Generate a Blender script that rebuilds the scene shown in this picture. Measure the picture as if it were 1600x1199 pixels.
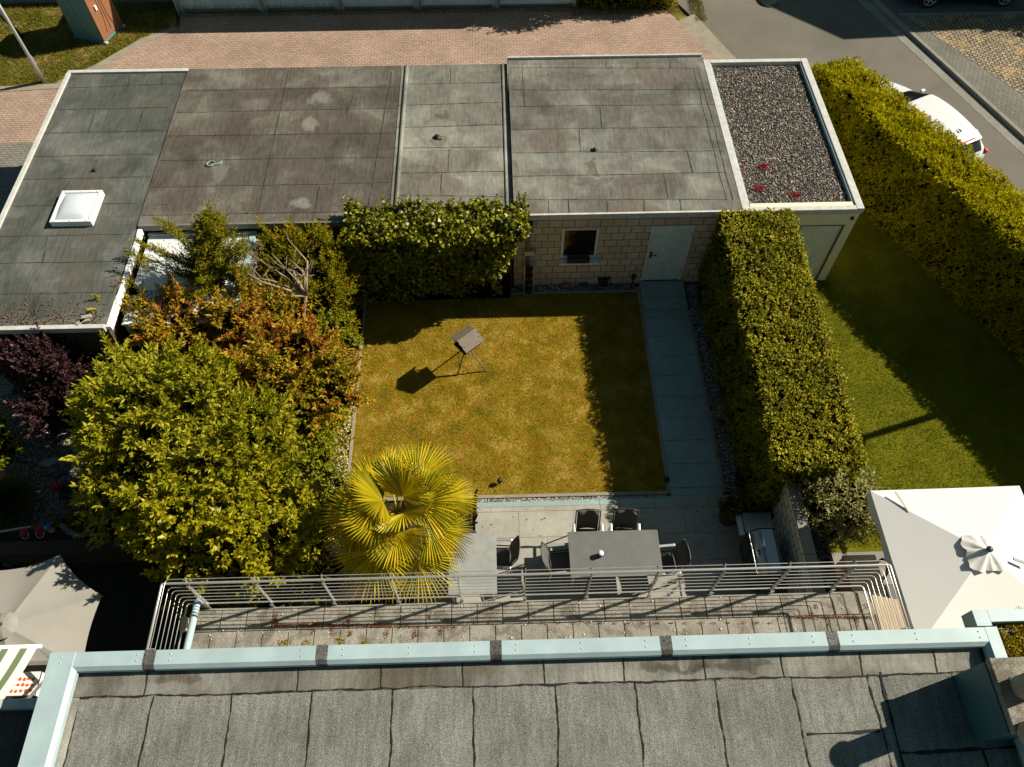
import bpy, math, random
import numpy as np
from mathutils import Vector, Matrix
random.seed(7); rng=np.random.default_rng(7)
R=math.radians; PI=math.pi
sc=bpy.context.scene
for o in list(bpy.data.objects): bpy.data.objects.remove(o)
COL=sc.collection

# ------------------------------------------------------------------ camera
F,PITCH,YAW,H=1191.7,0.99935,-0.02696,15.53
cam=bpy.data.cameras.new('camera'); camo=bpy.data.objects.new('camera',cam); COL.objects.link(camo)
cam.sensor_width=36; cam.lens=F/1600*36; cam.clip_end=600; cam.clip_start=.1
camo.location=(0,0,H); camo.rotation_euler=(PI/2-PITCH,0,YAW); sc.camera=camo
# ------------------------------------------------------------------ world, sun, exposure
SUNV=Vector((1.22,.365,1.0)).normalized()
w=bpy.data.worlds.new('World'); sc.world=w; w.use_nodes=True
wn=w.node_tree.nodes; wl=w.node_tree.links
sky=wn.new('ShaderNodeTexSky'); sky.sky_type='NISHITA'; sky.sun_disc=False
sky.sun_elevation=math.asin(SUNV.z); sky.sun_rotation=math.atan2(SUNV.x,SUNV.y)
bg=wn['Background']; bg.inputs[1].default_value=.044
tint=wn.new('ShaderNodeMix'); tint.data_type='RGBA'; tint.blend_type='MULTIPLY'; tint.inputs[0].default_value=1.; tint.inputs[7].default_value=(.56,.80,.68,1)
wl.new(sky.outputs[0],tint.inputs[6]); wl.new(tint.outputs[2],bg.inputs[0])
sl=bpy.data.lights.new('sun','SUN'); sl.energy=4.9; sl.angle=R(.5); sl.color=(1,.93,.80)
so=bpy.data.objects.new('sun',sl); COL.objects.link(so); so.rotation_euler=SUNV.to_track_quat('Z','Y').to_euler(); so.location=(20,8,30)
vs=sc.view_settings; vs.view_transform='Standard'; vs.look='None'; vs.gamma=1; vs.exposure=.62; vs.use_curve_mapping=False
if hasattr(sc,'cycles'):
    sc.cycles.max_bounces=5; sc.cycles.diffuse_bounces=2; sc.cycles.glossy_bounces=2; sc.cycles.transmission_bounces=3; sc.cycles.transparent_max_bounces=6

# ------------------------------------------------------------------ pixel of the photograph -> world point at a known height
cp,sp=math.cos(PITCH),math.sin(PITCH); cy_,sy_=math.cos(YAW),math.sin(YAW)
FW=Vector((-sy_*cp,cy_*cp,-sp)); RT=Vector((cy_,sy_,0)); UP=Vector((-sy_*sp,cy_*sp,cp))
def at(px,py,z=0.):
    d=FW+RT*((px-800)/F)-UP*((py-599.5)/F); t=(z-H)/d.z
    return Vector((d.x*t,d.y*t,z))
def aty(px,py,y):
    d=FW+RT*((px-800)/F)-UP*((py-599.5)/F); t=y/d.y
    return Vector((d.x*t,y,H+d.z*t))

# ------------------------------------------------------------------ node helpers
def new_mat(name):
    m=bpy.data.materials.new(name); m.use_nodes=True; nt=m.node_tree
    return m,nt,nt.nodes['Principled BSDF']
def N(nt,t,ins=None,**pr):
    n=nt.nodes.new(t)
    for k,v in pr.items(): setattr(n,k,v)
    for k,v in (ins or {}).items():
        s=n.inputs[k]
        if isinstance(v,bpy.types.NodeSocket): nt.links.new(v,s)
        else: s.default_value=v
    return n
def c4(c): return (c[0],c[1],c[2],1)
def mixc(nt,f,a,b,blend='MIX'):
    n=nt.nodes.new('ShaderNodeMix'); n.data_type='RGBA'; n.blend_type=blend
    for i,v in ((0,f),(6,a),(7,b)):
        if isinstance(v,bpy.types.NodeSocket): nt.links.new(v,n.inputs[i])
        else: n.inputs[i].default_value=c4(v) if i else v
    return n.outputs[2]
def ramp(nt,f,stops,interp='LINEAR'):
    n=nt.nodes.new('ShaderNodeValToRGB'); nt.links.new(f,n.inputs[0]); e=n.color_ramp.elements; n.color_ramp.interpolation=interp
    while len(e)<len(stops): e.new(.5)
    for i,(p,c) in enumerate(stops):
        e[i].position=p; e[i].color=c4(c) if hasattr(c,'__len__') else (c,c,c,1)
    return n.outputs[0]
def math_(nt,op,a,b=0.):
    n=nt.nodes.new('ShaderNodeMath'); n.operation=op
    for i,v in ((0,a),(1,b)):
        if isinstance(v,bpy.types.NodeSocket): nt.links.new(v,n.inputs[i])
        else: n.inputs[i].default_value=v
    return n.outputs[0]
def coord(nt,plane='xy',rot=0.,loc=(0,0,0)):
    tc=nt.nodes.new('ShaderNodeTexCoord'); v=tc.outputs['Object']
    if plane!='xy':
        s=N(nt,'ShaderNodeSeparateXYZ',{0:v}); c=nt.nodes.new('ShaderNodeCombineXYZ')
        a={'xz':('X','Z','Y'),'yz':('Y','Z','X')}[plane]
        for i in range(3): nt.links.new(s.outputs[a[i]],c.inputs[i])
        v=c.outputs[0]
    m=N(nt,'ShaderNodeMapping',{0:v}); m.inputs['Rotation'].default_value=(0,0,rot); m.inputs['Location'].default_value=loc
    return m.outputs[0]
def noise(nt,v,s,d=4,r=.55,dist=0.): return N(nt,'ShaderNodeTexNoise',{'Vector':v,'Scale':s,'Detail':d,'Roughness':r,'Distortion':dist}).outputs[0]
def warp(nt,v,s,amt):
    n=N(nt,'ShaderNodeTexNoise',{'Vector':v,'Scale':s,'Detail':2})
    a=N(nt,'ShaderNodeVectorMath',{0:n.outputs[1],1:(.5,.5,.5)},operation='SUBTRACT')
    b=N(nt,'ShaderNodeVectorMath',{0:a.outputs[0],'Scale':amt},operation='SCALE')
    return N(nt,'ShaderNodeVectorMath',{0:v,1:b.outputs[0]},operation='ADD').outputs[0]
def bump(nt,bs,h,strength=.3,dist=.02):
    b=N(nt,'ShaderNodeBump',{'Strength':strength,'Distance':dist,'Height':h}); nt.links.new(b.outputs[0],bs.inputs['Normal'])
def setc(nt,bs,c,rough=.8,spec=.3,metal=0.):
    if isinstance(c,bpy.types.NodeSocket): nt.links.new(c,bs.inputs['Base Color'])
    else: bs.inputs['Base Color'].default_value=c4(c)
    if isinstance(rough,bpy.types.NodeSocket): nt.links.new(rough,bs.inputs['Roughness'])
    else: bs.inputs['Roughness'].default_value=rough
    bs.inputs['Specular IOR Level'].default_value=spec; bs.inputs['Metallic'].default_value=metal

def plain(name,c,rough=.6,spec=.4,metal=0.,var=.25,scale=8.,bmp=0.):
    """a painted / cast surface: slight mottling and dirt so that nothing is perfectly flat"""
    m,nt,bs=new_mat(name); v=coord(nt)
    f=noise(nt,v,scale,5,.6)
    col=mixc(nt,ramp(nt,f,[(.3,0.),(.75,1.)]),tuple(x*(1-var) for x in c),c)
    setc(nt,bs,col,rough,spec,metal)
    if bmp: bump(nt,bs,f,bmp)
    return m
def leafm(name,cols,rough=.45,spec=.35,trans=.25,pos=.0):
    m,nt,bs=new_mat(name)
    g=nt.nodes.new('ShaderNodeNewGeometry'); k=len(cols)
    f=g.outputs['Random Per Island']
    if pos:
        nn=noise(nt,coord(nt),pos,3,.6); f=math_(nt,'ADD',math_(nt,'MULTIPLY',f,.55),math_(nt,'MULTIPLY',ramp(nt,nn,[(.32,0.),(.68,1.)]),.45))
    col=ramp(nt,f,[((i+.5)/k,c) for i,c in enumerate(cols)])
    setc(nt,bs,col,rough,spec)
    if trans:
        out=nt.nodes['Material Output']; t=N(nt,'ShaderNodeBsdfTranslucent',{'Color':col}); x=N(nt,'ShaderNodeMixShader',{0:trans,1:bs.outputs[0],2:t.outputs[0]})
        nt.links.new(x.outputs[0],out.inputs[0])
    return m
def felt(name,dark,mid,light,rowh=.95,roww=3.3,off=(0,0,0),rot=0,seam=.45,speck=.35,stain=.8,warm=None,grain=160.,spots=()):
    """bitumen roofing felt: rolls with lapped joints, ponding stains, mineral grain"""
    m,nt,bs=new_mat(name); v=coord(nt,rot=rot,loc=off); vw=warp(nt,v,1.6,.05)
    br=N(nt,'ShaderNodeTexBrick',{'Vector':vw,'Color1':(.35,.35,.35,1),'Color2':(.65,.65,.65,1),'Mortar':(.5,.5,.5,1),'Scale':1.,'Mortar Size':.012,'Mortar Smooth':.5,'Brick Width':roww,'Row Height':rowh},offset=.37,offset_frequency=2)
    base=noise(nt,warp(nt,v,.8,1.2),stain,7,.62)
    f=math_(nt,'ADD',math_(nt,'MULTIPLY',base,.72),math_(nt,'MULTIPLY',N(nt,'ShaderNodeSeparateColor',{0:br.outputs[0]}).outputs[0],.28))
    col=ramp(nt,f,[(.36,dark),(.5,mid),(.64,light)])
    if warm:
        wv=noise(nt,warp(nt,v,1.3,.8),.55,5,.6); col=mixc(nt,ramp(nt,wv,[(.5,0.),(.6,.85)]),col,warm)
    for (sx_,sy_,rx,ry,sc_) in spots:
        d_=N(nt,'ShaderNodeVectorMath',{0:warp(nt,v,3.5,.5),1:(sx_+off[0],sy_+off[1],0)},operation='SUBTRACT'); e_=N(nt,'ShaderNodeVectorMath',{0:d_.outputs[0],1:(1/rx,1/ry,0)},operation='MULTIPLY')
        l_=N(nt,'ShaderNodeVectorMath',{0:e_.outputs[0]},operation='LENGTH').outputs['Value']; col=mixc(nt,ramp(nt,l_,[(.2,.62),(.7,.45),(1.,0.)]),col,sc_)
        col=mixc(nt,ramp(nt,l_,[(.6,0.),(.88,.30),(1.,.0)]),col,(.05,.04,.032))
    # smeared streaks along the roll and fine mineral grain
    sm=N(nt,'ShaderNodeMapping',{0:v}); sm.inputs['Scale'].default_value=(9,1.1,1)
    st=noise(nt,sm.outputs[0],2.5,4,.6); col=mixc(nt,.5,col,ramp(nt,st,[(.3,.25),(.7,.8)]),'SOFT_LIGHT')
    gr=noise(nt,v,grain,2,.6); gs=ramp(nt,gr,[(.36,.0),(.64,1.)]); col=mixc(nt,speck,col,gs,'OVERLAY')
    ms=math_(nt,'MULTIPLY',br.outputs[1],seam); col=mixc(nt,ms,col,(.012,.012,.012))
    setc(nt,bs,col,.9,.15); h=math_(nt,'SUBTRACT',math_(nt,'MULTIPLY',gr,.35),br.outputs[1]); bump(nt,bs,h,.5,.01)
    return m
def bricks(name,c1,c2,mort,bw,bh,ms=.01,plane='xz',rot=0.,off=.5,var=.5,grime=None,rough=.9,loc=(0,0,0),nscale=30.,freq=2):
    m,nt,bs=new_mat(name); v=coord(nt,plane,rot,loc); vw=warp(nt,v,3,.006)
    br=N(nt,'ShaderNodeTexBrick',{'Vector':vw,'Color1':c4(c1),'Color2':c4(c2),'Mortar':c4(mort),'Scale':1.,'Mortar Size':ms,'Mortar Smooth':.25,'Brick Width':bw,'Row Height':bh,'Bias':0.},offset=off,offset_frequency=freq)
    n=noise(nt,v,nscale,5,.7); col=mixc(nt,var,br.outputs[0],ramp(nt,n,[(.25,.2),(.75,.8)]),'OVERLAY')
    n2=noise(nt,v,.7,5,.6); col=mixc(nt,.5,col,ramp(nt,n2,[(.3,.3),(.7,.65)]),'OVERLAY')
    if grime: col=mixc(nt,ramp(nt,noise(nt,v,1.7,6,.65),[(.5,0.),(.68,.8)]),col,grime)
    setc(nt,bs,col,rough,.25); bump(nt,bs,math_(nt,'SUBTRACT',math_(nt,'MULTIPLY',n,.4),br.outputs[1]),.5,.012)
    return m
def ground_mat(name,stops,scale=1.2,fine=60.,finev=.5,bmp=.5,extra=None):
    m,nt,bs=new_mat(name); v=coord(nt)
    n=noise(nt,warp(nt,v,1.,.6),scale,6,.65); col=ramp(nt,n,stops)
    if extra:
        n3=noise(nt,warp(nt,v,2.,.4),extra[0],5,.6); col=mixc(nt,ramp(nt,n3,[(.5,0.),(.62,.85)]),col,extra[1])
    f=noise(nt,v,fine,3,.75); col=mixc(nt,finev,col,ramp(nt,f,[(.3,.1),(.7,.9)]),'OVERLAY')
    setc(nt,bs,col,.95,.1); bump(nt,bs,f,bmp,.03); return m
def gravel_mat(name,stops,s=35.):
    m,nt,bs=new_mat(name); v=coord(nt)
    vo=N(nt,'ShaderNodeTexVoronoi',{'Vector':v,'Scale':s})
    r=N(nt,'ShaderNodeSeparateColor',{0:vo.outputs['Color']}).outputs[0]
    col=ramp(nt,r,stops); col=mixc(nt,ramp(nt,vo.outputs['Distance'],[(.25,0.),(.7,.9)]),col,(.01,.009,.008))
    setc(nt,bs,col,.9,.2); bump(nt,bs,vo.outputs['Distance'],-.9,.03); return m
def rib_mat(name,c,period,plane='x',rough=.5,depth=.6,dirt=None):
    """pressed sheet metal with vertical ribs"""
    m,nt,bs=new_mat(name); tc=nt.nodes.new('ShaderNodeTexCoord'); s=N(nt,'ShaderNodeSeparateXYZ',{0:tc.outputs['Object']})
    x=s.outputs[0]; f=math_(nt,'FRACT',math_(nt,'MULTIPLY',x,1/period)); tri=math_(nt,'ABSOLUTE',math_(nt,'SUBTRACT',f,.5))
    g=ramp(nt,tri,[(.36,1.),(.46,0.)]); n=noise(nt,tc.outputs['Object'],5,5,.6)
    col=mixc(nt,ramp(nt,n,[(.3,0.),(.7,1.)]),tuple(a*.82 for a in c),c)
    if dirt:
        z=ramp(nt,s.outputs[2],[(0.,1.),(.22,0.)]); st=N(nt,'ShaderNodeMapping',{0:tc.outputs['Object']}); st.inputs['Scale'].default_value=(14,1,1.5)
        col=mixc(nt,math_(nt,'MULTIPLY',z,ramp(nt,noise(nt,st.outputs[0],2,4),[(.4,0.),(.6,1.)])),col,dirt)
    setc(nt,bs,col,rough,.4); bump(nt,bs,g,depth,.02); return m

# ------------------------------------------------------------------ object helpers
def put(o,parent=None):
    COL.objects.link(o)
    if parent is not None: o.parent=parent
    return o
def wloc(o):
    v=Vector((0,0,0))
    while o is not None: v+=o.location; o=o.parent
    return v
def tag(o,label=None,cat=None,group=None,kind=None):
    if label: o['label']=label
    if cat: o['category']=cat
    if group: o['group']=group
    if kind: o['kind']=kind
    return o
def thing(name,label,cat,loc=(0,0,0),group=None):
    return tag(put(_e(name,loc)),label,cat,group)
def _e(name,loc):
    o=bpy.data.objects.new(name,None); o.location=loc; o.empty_display_size=.2; return o
def copy_tree(o,parent=None):
    c=o.copy(); COL.objects.link(c); c.parent=parent
    for ch in list(o.children): copy_tree(ch,c)
    return c
class MB:
    def __init__(s): s.v=[]; s.f=[]; s.m=[]; s.sm=[]
    def add(s,vs,fs,mi=0,smooth=False):
        b=len(s.v); s.v+= [tuple(x) for x in vs]; s.f+=[tuple(b+i for i in f) for f in fs]; s.m+=[mi]*len(fs); s.sm+=[smooth]*len(fs); return s
    def box(s,x0,x1,y0,y1,z0,z1,mi=0):
        return s.add([(x0,y0,z0),(x1,y0,z0),(x1,y1,z0),(x0,y1,z0),(x0,y0,z1),(x1,y0,z1),(x1,y1,z1),(x0,y1,z1)],
            [(0,3,2,1),(4,5,6,7),(0,1,5,4),(1,2,6,5),(2,3,7,6),(3,0,4,7)],mi)
    def obox(s,c,size,rot=None,mi=0):
        sx,sy,sz=[a/2 for a in size]; M=rot if rot is not None else Matrix.Identity(3)
        P=[Vector(c)+M@Vector((x,y,z)) for z in(-sz,sz) for x,y in((-sx,-sy),(sx,-sy),(sx,sy),(-sx,sy))]
        return s.add(P,[(0,3,2,1),(4,5,6,7),(0,1,5,4),(1,2,6,5),(2,3,7,6),(3,0,4,7)],mi)
    def bar(s,a,b,w,h,mi=0,up=(0,0,1)):
        a=Vector(a);b=Vector(b);d=(b-a); L=d.length; d.normalize(); u=Vector(up)
        if abs(d.dot(u))>.98: u=Vector((0,1,0))
        x=d.cross(u).normalized(); u=x.cross(d); M=Matrix((x,d,u)).transposed()
        return s.obox((a+b)/2,(w,L,h),M,mi)
    def prism(s,poly,z0,z1,mi=0):
        n=len(poly); a=sum(poly[i][0]*poly[(i+1)%n][1]-poly[(i+1)%n][0]*poly[i][1] for i in range(n))
        if a<0: poly=poly[::-1]
        return s.add([(p[0],p[1],z0) for p in poly]+[(p[0],p[1],z1) for p in poly],
            [tuple(range(n))[::-1],tuple(range(n,2*n))]+[(i,(i+1)%n,n+(i+1)%n,n+i) for i in range(n)],mi)
    def sheet(s,poly,z,mi=0):
        n=len(poly); a=sum(poly[i][0]*poly[(i+1)%n][1]-poly[(i+1)%n][0]*poly[i][1] for i in range(n))
        if a<0: poly=poly[::-1]
        return s.add([(p[0],p[1],z) for p in poly],[tuple(range(n))],mi)
    def tube(s,pts,r,seg=8,mi=0,smooth=True,cap=True):
        pts=[Vector(p) for p in pts]; n=len(pts); rs=r if hasattr(r,'__len__') else [r]*n; V=[];u=None
        for i,p in enumerate(pts):
            if i==0: d=pts[1]-p
            elif i==n-1: d=p-pts[-2]
            else: d=(pts[i+1]-p).normalized()+(p-pts[i-1]).normalized()
            d.normalize()
            if u is None: u=d.orthogonal().normalized()
            u=(u-d*u.dot(d)).normalized(); x=d.cross(u)
            for k in range(seg):
                a=2*PI*k/seg; V.append(p+(u*math.cos(a)+x*math.sin(a))*rs[i])
        Fs=[(i*seg+k,i*seg+(k+1)%seg,(i+1)*seg+(k+1)%seg,(i+1)*seg+k) for i in range(n-1) for k in range(seg)]
        s.add(V,Fs,mi,smooth)
        if cap: b=len(s.v)-len(V); s.f+= [tuple(b+k for k in range(seg))[::-1],tuple(b+(n-1)*seg+k for k in range(seg))]; s.m+=[mi]*2; s.sm+=[False]*2
        return s
    def lathe(s,prof,c=(0,0,0),seg=20,mi=0,smooth=True,sy=1.):
        V=[(c[0]+r*math.cos(2*PI*k/seg),c[1]+sy*r*math.sin(2*PI*k/seg),c[2]+z) for r,z in prof for k in range(seg)]
        Fs=[(i*seg+k,i*seg+(k+1)%seg,(i+1)*seg+(k+1)%seg,(i+1)*seg+k) for i in range(len(prof)-1) for k in range(seg)]
        b=len(s.v); s.add(V,Fs,mi,smooth); s.f.append(tuple(b+(len(prof)-1)*seg+k for k in range(seg))); s.m.append(mi); s.sm.append(False); return s
    def seam(s,a,b,wd,z,mi=0,wob=.012,step=.12):
        """an irregular ribbon of bled bitumen along a lapped joint"""
        a=Vector((a[0],a[1]));b=Vector((b[0],b[1]));L=(b-a).length;n=max(3,int(L/step));d=(b-a)/L;q=Vector((-d.y,d.x))
        V=[];o=0.
        for i in range(n+1):
            o=o*.8+random.uniform(-wob,wob)*.6; p=a+d*(L*i/n)+q*o; ww=wd*random.choice((.4,.6,.7,.9,1.1,1.5))/2
            V+= [(p.x-q.x*ww,p.y-q.y*ww,z),(p.x+q.x*ww,p.y+q.y*ww,z)]
        return s.add(V,[(2*i,2*i+2,2*i+3,2*i+1)[::-1] for i in range(n)],mi)
    def build(s,name,mats,parent=None,bevel=0.,local=False):
        me=bpy.data.meshes.new(name); o0=Vector((0,0,0)) if (local or parent is None) else wloc(parent)
        V=[(x-o0.x,y-o0.y,z-o0.z) for x,y,z in s.v] if o0.length>0 else s.v
        me.from_pydata(V,[],s.f); me.update()
        for mm in (mats if isinstance(mats,(list,tuple)) else [mats]): me.materials.append(mm)
        me.polygons.foreach_set('material_index',s.m); me.polygons.foreach_set('use_smooth',s.sm)
        o=put(bpy.data.objects.new(name,me),parent)
        if bevel:
            bv=o.modifiers.new('bevel','BEVEL'); bv.width=bevel; bv.segments=2; bv.limit_method='ANGLE'; bv.angle_limit=R(40)
        return o
def np_mesh(name,V,Fq,mats,parent=None,mi=None,smooth=False):
    """V (n,3), Fq (m,k) -> one mesh object"""
    k=Fq.shape[1]; me=bpy.data.meshes.new(name)
    if parent is not None: V=V-np.array(wloc(parent))
    me.vertices.add(len(V)); me.vertices.foreach_set('co',V.astype(np.float32).ravel())
    me.loops.add(Fq.size); me.loops.foreach_set('vertex_index',Fq.astype(np.int32).ravel())
    me.polygons.add(len(Fq)); me.polygons.foreach_set('loop_start',np.arange(0,Fq.size,k,dtype=np.int32)); me.polygons.foreach_set('loop_total',np.full(len(Fq),k,dtype=np.int32))
    for mm in (mats if isinstance(mats,(list,tuple)) else [mats]): me.materials.append(mm)
    if mi is not None: me.polygons.foreach_set('material_index',mi.astype(np.int32))
    if smooth: me.polygons.foreach_set('use_smooth',np.ones(len(Fq),dtype=bool))
    me.update(calc_edges=True); me.validate()
    return put(bpy.data.objects.new(name,me),parent)
def unit(a): return a/np.maximum(np.linalg.norm(a,axis=1,keepdims=True),1e-9)
def leaf_geo(P,D,L,W,fold=.25,jit=.25,droop=.15):
    """diamond leaves folded along the midrib: base P, direction D"""
    n=len(P); D=unit(D); L=L*rng.uniform(1-jit,1+jit,n)[:,None]; W=W*rng.uniform(1-jit,1+jit,n)[:,None]
    up=unit(np.array([0,0,1.])+rng.normal(0,.45,(n,3))); S=unit(np.cross(D,up)); U=np.cross(S,D)
    tip=P+D*L-U*L*droop; mid=P+D*L*.48
    a=mid-S*W*.5+U*W*fold; b=mid+S*W*.5+U*W*fold
    V=np.stack([P,b,tip,a],1).reshape(-1,3); Fq=np.arange(4*n).reshape(n,4); return V,Fq
def join_geo(gs):
    Vs=[];Fs=[];b=0
    for V,Fq in gs: Vs.append(V);Fs.append(Fq+b);b+=len(V)
    return np.concatenate(Vs),np.concatenate(Fs)
def rosettes(T,D,k,L,W,twig=.15,spread=1.,**kw):
    """k leaves along/around each twig T with axis D"""
    n=len(T); T=np.repeat(T,k,0); D=np.repeat(unit(D),k,0); t=np.tile(np.linspace(0,1,k),n)[:,None]
    rd=unit(rng.normal(0,1,(n*k,3))); rd=unit(rd-D*np.sum(rd*D,1,keepdims=True))
    dd=D*(.25+.8*t)+rd*spread*(1.15-.7*t); P=T+D*twig*(t-.5)
    return leaf_geo(P,dd,L,W,**kw)
_ico=None
def blob(M,c,r,mi=0,seed=0,amp=.18,seg=(12,8)):
    rs=random.Random(seed*31+1); ph=[(rs.uniform(2,5),rs.uniform(0,6.3),rs.uniform(0,6.3)) for _ in range(4)]
    V=[];n,m=seg
    for j in range(m+1):
        th=PI*j/m
        for i in range(n):
            a=2*PI*i/n; x,y,z=math.sin(th)*math.cos(a),math.sin(th)*math.sin(a),math.cos(th)
            k=1+amp*sum(math.sin(f*x+p)*math.cos(f*y+q+z*2) for f,p,q in ph)/2
            V.append((c[0]+r[0]*x*k,c[1]+r[1]*y*k,c[2]+r[2]*z*k))
    M.add(V,[(j*n+i,(j+1)*n+i,(j+1)*n+(i+1)%n,j*n+(i+1)%n) for j in range(m) for i in range(n)],mi,True)
def stones(n,xyf,size,zf,flat=.6,jit=.5):
    """octahedral pebbles"""
    P=xyf(n); n=len(P); s=size*rng.uniform(1-jit,1+jit,(n,1)); ax=np.array([[1,0,0],[-1,0,0],[0,1,0],[0,-1,0],[0,0,1],[0,0,-1]],float)
    a=rng.uniform(0,2*PI,n); sc3=rng.uniform(.6,1.1,(n,3)); sc3[:,2]*=flat
    V=ax[None]*(s[:,None,:]*sc3[:,None,:]); c,s_=np.cos(a)[:,None],np.sin(a)[:,None]
    X=V[...,0]*c-V[...,1]*s_; Y=V[...,0]*s_+V[...,1]*c; V=np.stack([X,Y,V[...,2]+V[...,0]*.3],-1)+P[:,None,:]
    Fb=np.array([[0,2,4],[2,1,4],[1,3,4],[3,0,4],[2,0,5],[1,2,5],[3,1,5],[0,3,5]])
    return V.reshape(-1,3),(Fb[None]+6*np.arange(n)[:,None,None]).reshape(-1,3)
def rect_pts(x0,x1,y0,y1,z):
    return lambda n: np.stack([rng.uniform(x0,x1,n),rng.uniform(y0,y1,n),np.full(n,z)],1)
def in_poly(P,poly):
    x,y=P[:,0],P[:,1]; r=np.zeros(len(P),bool); n=len(poly)
    for i in range(n):
        x1,y1=poly[i];x2,y2=poly[(i+1)%n]
        c=((y1>y)!=(y2>y))&(x<(x2-x1)*(y-y1)/(y2-y1+1e-12)+x1); r^=c
    return r
def blades(n,x0,x1,y0,y1,z,h,wd,poly=None,lean=.6):
    P=np.stack([rng.uniform(x0,x1,n),rng.uniform(y0,y1,n),np.full(n,z)],1)
    if poly is not None: P=P[in_poly(P,poly)]
    n=len(P); a=rng.uniform(0,2*PI,n); s=np.stack([np.cos(a),np.sin(a),0*a],1); hh=h*rng.uniform(.5,1.3,n)[:,None]
    tip=P+np.concatenate([rng.normal(0,lean,(n,2))*hh,hh],1)
    V=np.stack([P-s*wd/2,P+s*wd/2,tip],1).reshape(-1,3); return V,np.arange(3*n).reshape(n,3)

# ------------------------------------------------------------------ materials
M={}
M['felt_teal']=felt('felt grey green',(0.049,0.051,0.044),(0.086,0.089,0.077),(0.145,0.147,0.128),rowh=1,roww=40,off=(.2,-((at(150,170,2.5).y)-14.4),0),seam=0,speck=.3,warm=(0.094,0.086,0.070))
M['felt_brown']=felt('felt brown',(0.057,0.049,0.039),(0.100,0.088,0.070),(0.179,0.167,0.138),rowh=0.94,roww=40,warm=(0.090,0.070,0.057),off=(.4,-((14.25)-15.9),0),seam=0,speck=.35,spots=[(at(500,155,2.5).x-(-5.5),at(500,155,2.5).y-(15.9),0.42,0.33,(.235,.225,.19)),(at(485,195,2.5).x-(-5.5),at(485,195,2.5).y-(15.9),0.28,0.38,(.235,.225,.19)),(at(545,160,2.5).x-(-5.5),at(545,160,2.5).y-(15.9),0.3,0.3,(.065,.05,.04)),(at(400,165,2.5).x-(-5.5),at(400,165,2.5).y-(15.9),0.5,0.4,(.165,.155,.13)),(at(345,270,2.5).x-(-5.5),at(345,270,2.5).y-(15.9),0.32,0.45,(.19,.18,.155)),(at(370,215,2.5).x-(-5.5),at(370,215,2.5).y-(15.9),0.35,0.9,(.065,.05,.04)),(at(470,320,2.5).x-(-5.5),at(470,320,2.5).y-(15.9),0.3,0.25,(.235,.225,.19))])
M['felt_pale']=felt('felt pale',(0.098,0.091,0.074),(0.171,0.166,0.138),(0.282,0.277,0.229),rowh=0.93,roww=40,warm=(0.149,0.127,0.101),off=(.6,-((at(700,162,2.53).y)-15.9),0),seam=0,speck=.35,spots=[(at(690,210,2.5).x-(-1.1),at(690,210,2.5).y-(15.9),0.62,0.75,(.24,.22,.185)),(at(685,222,2.5).x-(-1.1),at(685,222,2.5).y-(15.9),0.22,0.2,(.10,.085,.068)),(at(690,182,2.5).x-(-1.1),at(690,182,2.5).y-(15.9),0.22,0.16,(.065,.05,.04)),(at(660,270,2.5).x-(-1.1),at(660,270,2.5).y-(15.9),0.4,0.3,(.11,.092,.075))])
M['felt_mid']=felt('felt mid',(0.074,0.068,0.058),(0.137,0.131,0.109),(0.232,0.226,0.192),rowh=0.88,roww=40,warm=(0.130,0.106,0.088),off=(.1,-((at(900,200,2.62).y)-15.9),0),seam=0,speck=.4,spots=[(at(925,268,2.5).x-(3.1),at(925,268,2.5).y-(15.9),0.16,0.28,(.06,.052,.042)),(at(880,125,2.5).x-(3.1),at(880,125,2.5).y-(15.9),0.9,0.18,(.11,.09,.078)),(at(1000,160,2.5).x-(3.1),at(1000,160,2.5).y-(15.9),1.2,0.15,(.105,.088,.076)),(at(870,180,2.5).x-(3.1),at(870,180,2.5).y-(15.9),0.5,0.2,(.10,.085,.072)),(at(960,290,2.5).x-(3.1),at(960,290,2.5).y-(15.9),1.1,0.16,(.11,.092,.08))])
M['felt_house']=felt('felt house mineral',(0.132,0.128,0.110),(0.166,0.163,0.142),(0.211,0.207,0.184),rowh=30,roww=30,off=(7,7,.0053),seam=0,speck=.72,grain=135.,stain=1.2)
M['felt_strap']=felt('felt strap',(0.057,0.055,0.049),(0.104,0.103,0.093),(0.190,0.187,0.170),rowh=30,roww=30,seam=0,speck=.9,grain=110.)
M['felt_smooth']=felt('felt upstand',(0.110,0.102,0.084),(0.199,0.191,0.162),(0.303,0.293,0.249),rowh=30,roww=30,off=(7,7,0),seam=0,speck=.35,grain=120.,warm=(.10,.085,.062),spots=[(at(1050,1040,5.83).x,at(1050,1040,5.83).y+2,.45,.07,(.035,.028,.018)),(at(1160,1036,5.83).x,at(1160,1036,5.83).y+2,.40,.08,(.035,.028,.018)),(at(275,1060,5.83).x,at(275,1060,5.83).y+2,.35,.10,(.06,.045,.03)),(at(1090,1033,5.83).x,at(1090,1033,5.83).y+2,.15,.07,(.04,.03,.02))])
M['seam_soft']=plain('felt lap seam',(.045,.042,.036),.9,.1)  # softer dark tone of the bitumen seams on the garage roofs
M['bitumen']=plain('bitumen bleed',(.022,.021,.018),.8,.2)
M['alu_cap']=plain('coated aluminium cap',(.40,.51,.52),.45,.5,.0,.22,2.6)
M['white_trim']=plain('weathered white trim',(.62,.60,.55),.5,.4,0,.3,6.)
M['grey_trim']=plain('grey metal trim',(.20,.19,.17),.55,.4,0,.3,6.)
M['white_paint']=plain('white paint',(.82,.82,.80),.5,.4,0,.12,4.)
M['steel']=plain('brushed stainless steel',(.62,.60,.56),.35,.5,.65,.12,20.)
M['steel_grill']=plain('dark smeared steel',(.32,.35,.35),.30,.5,.9,.15,9.)
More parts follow.
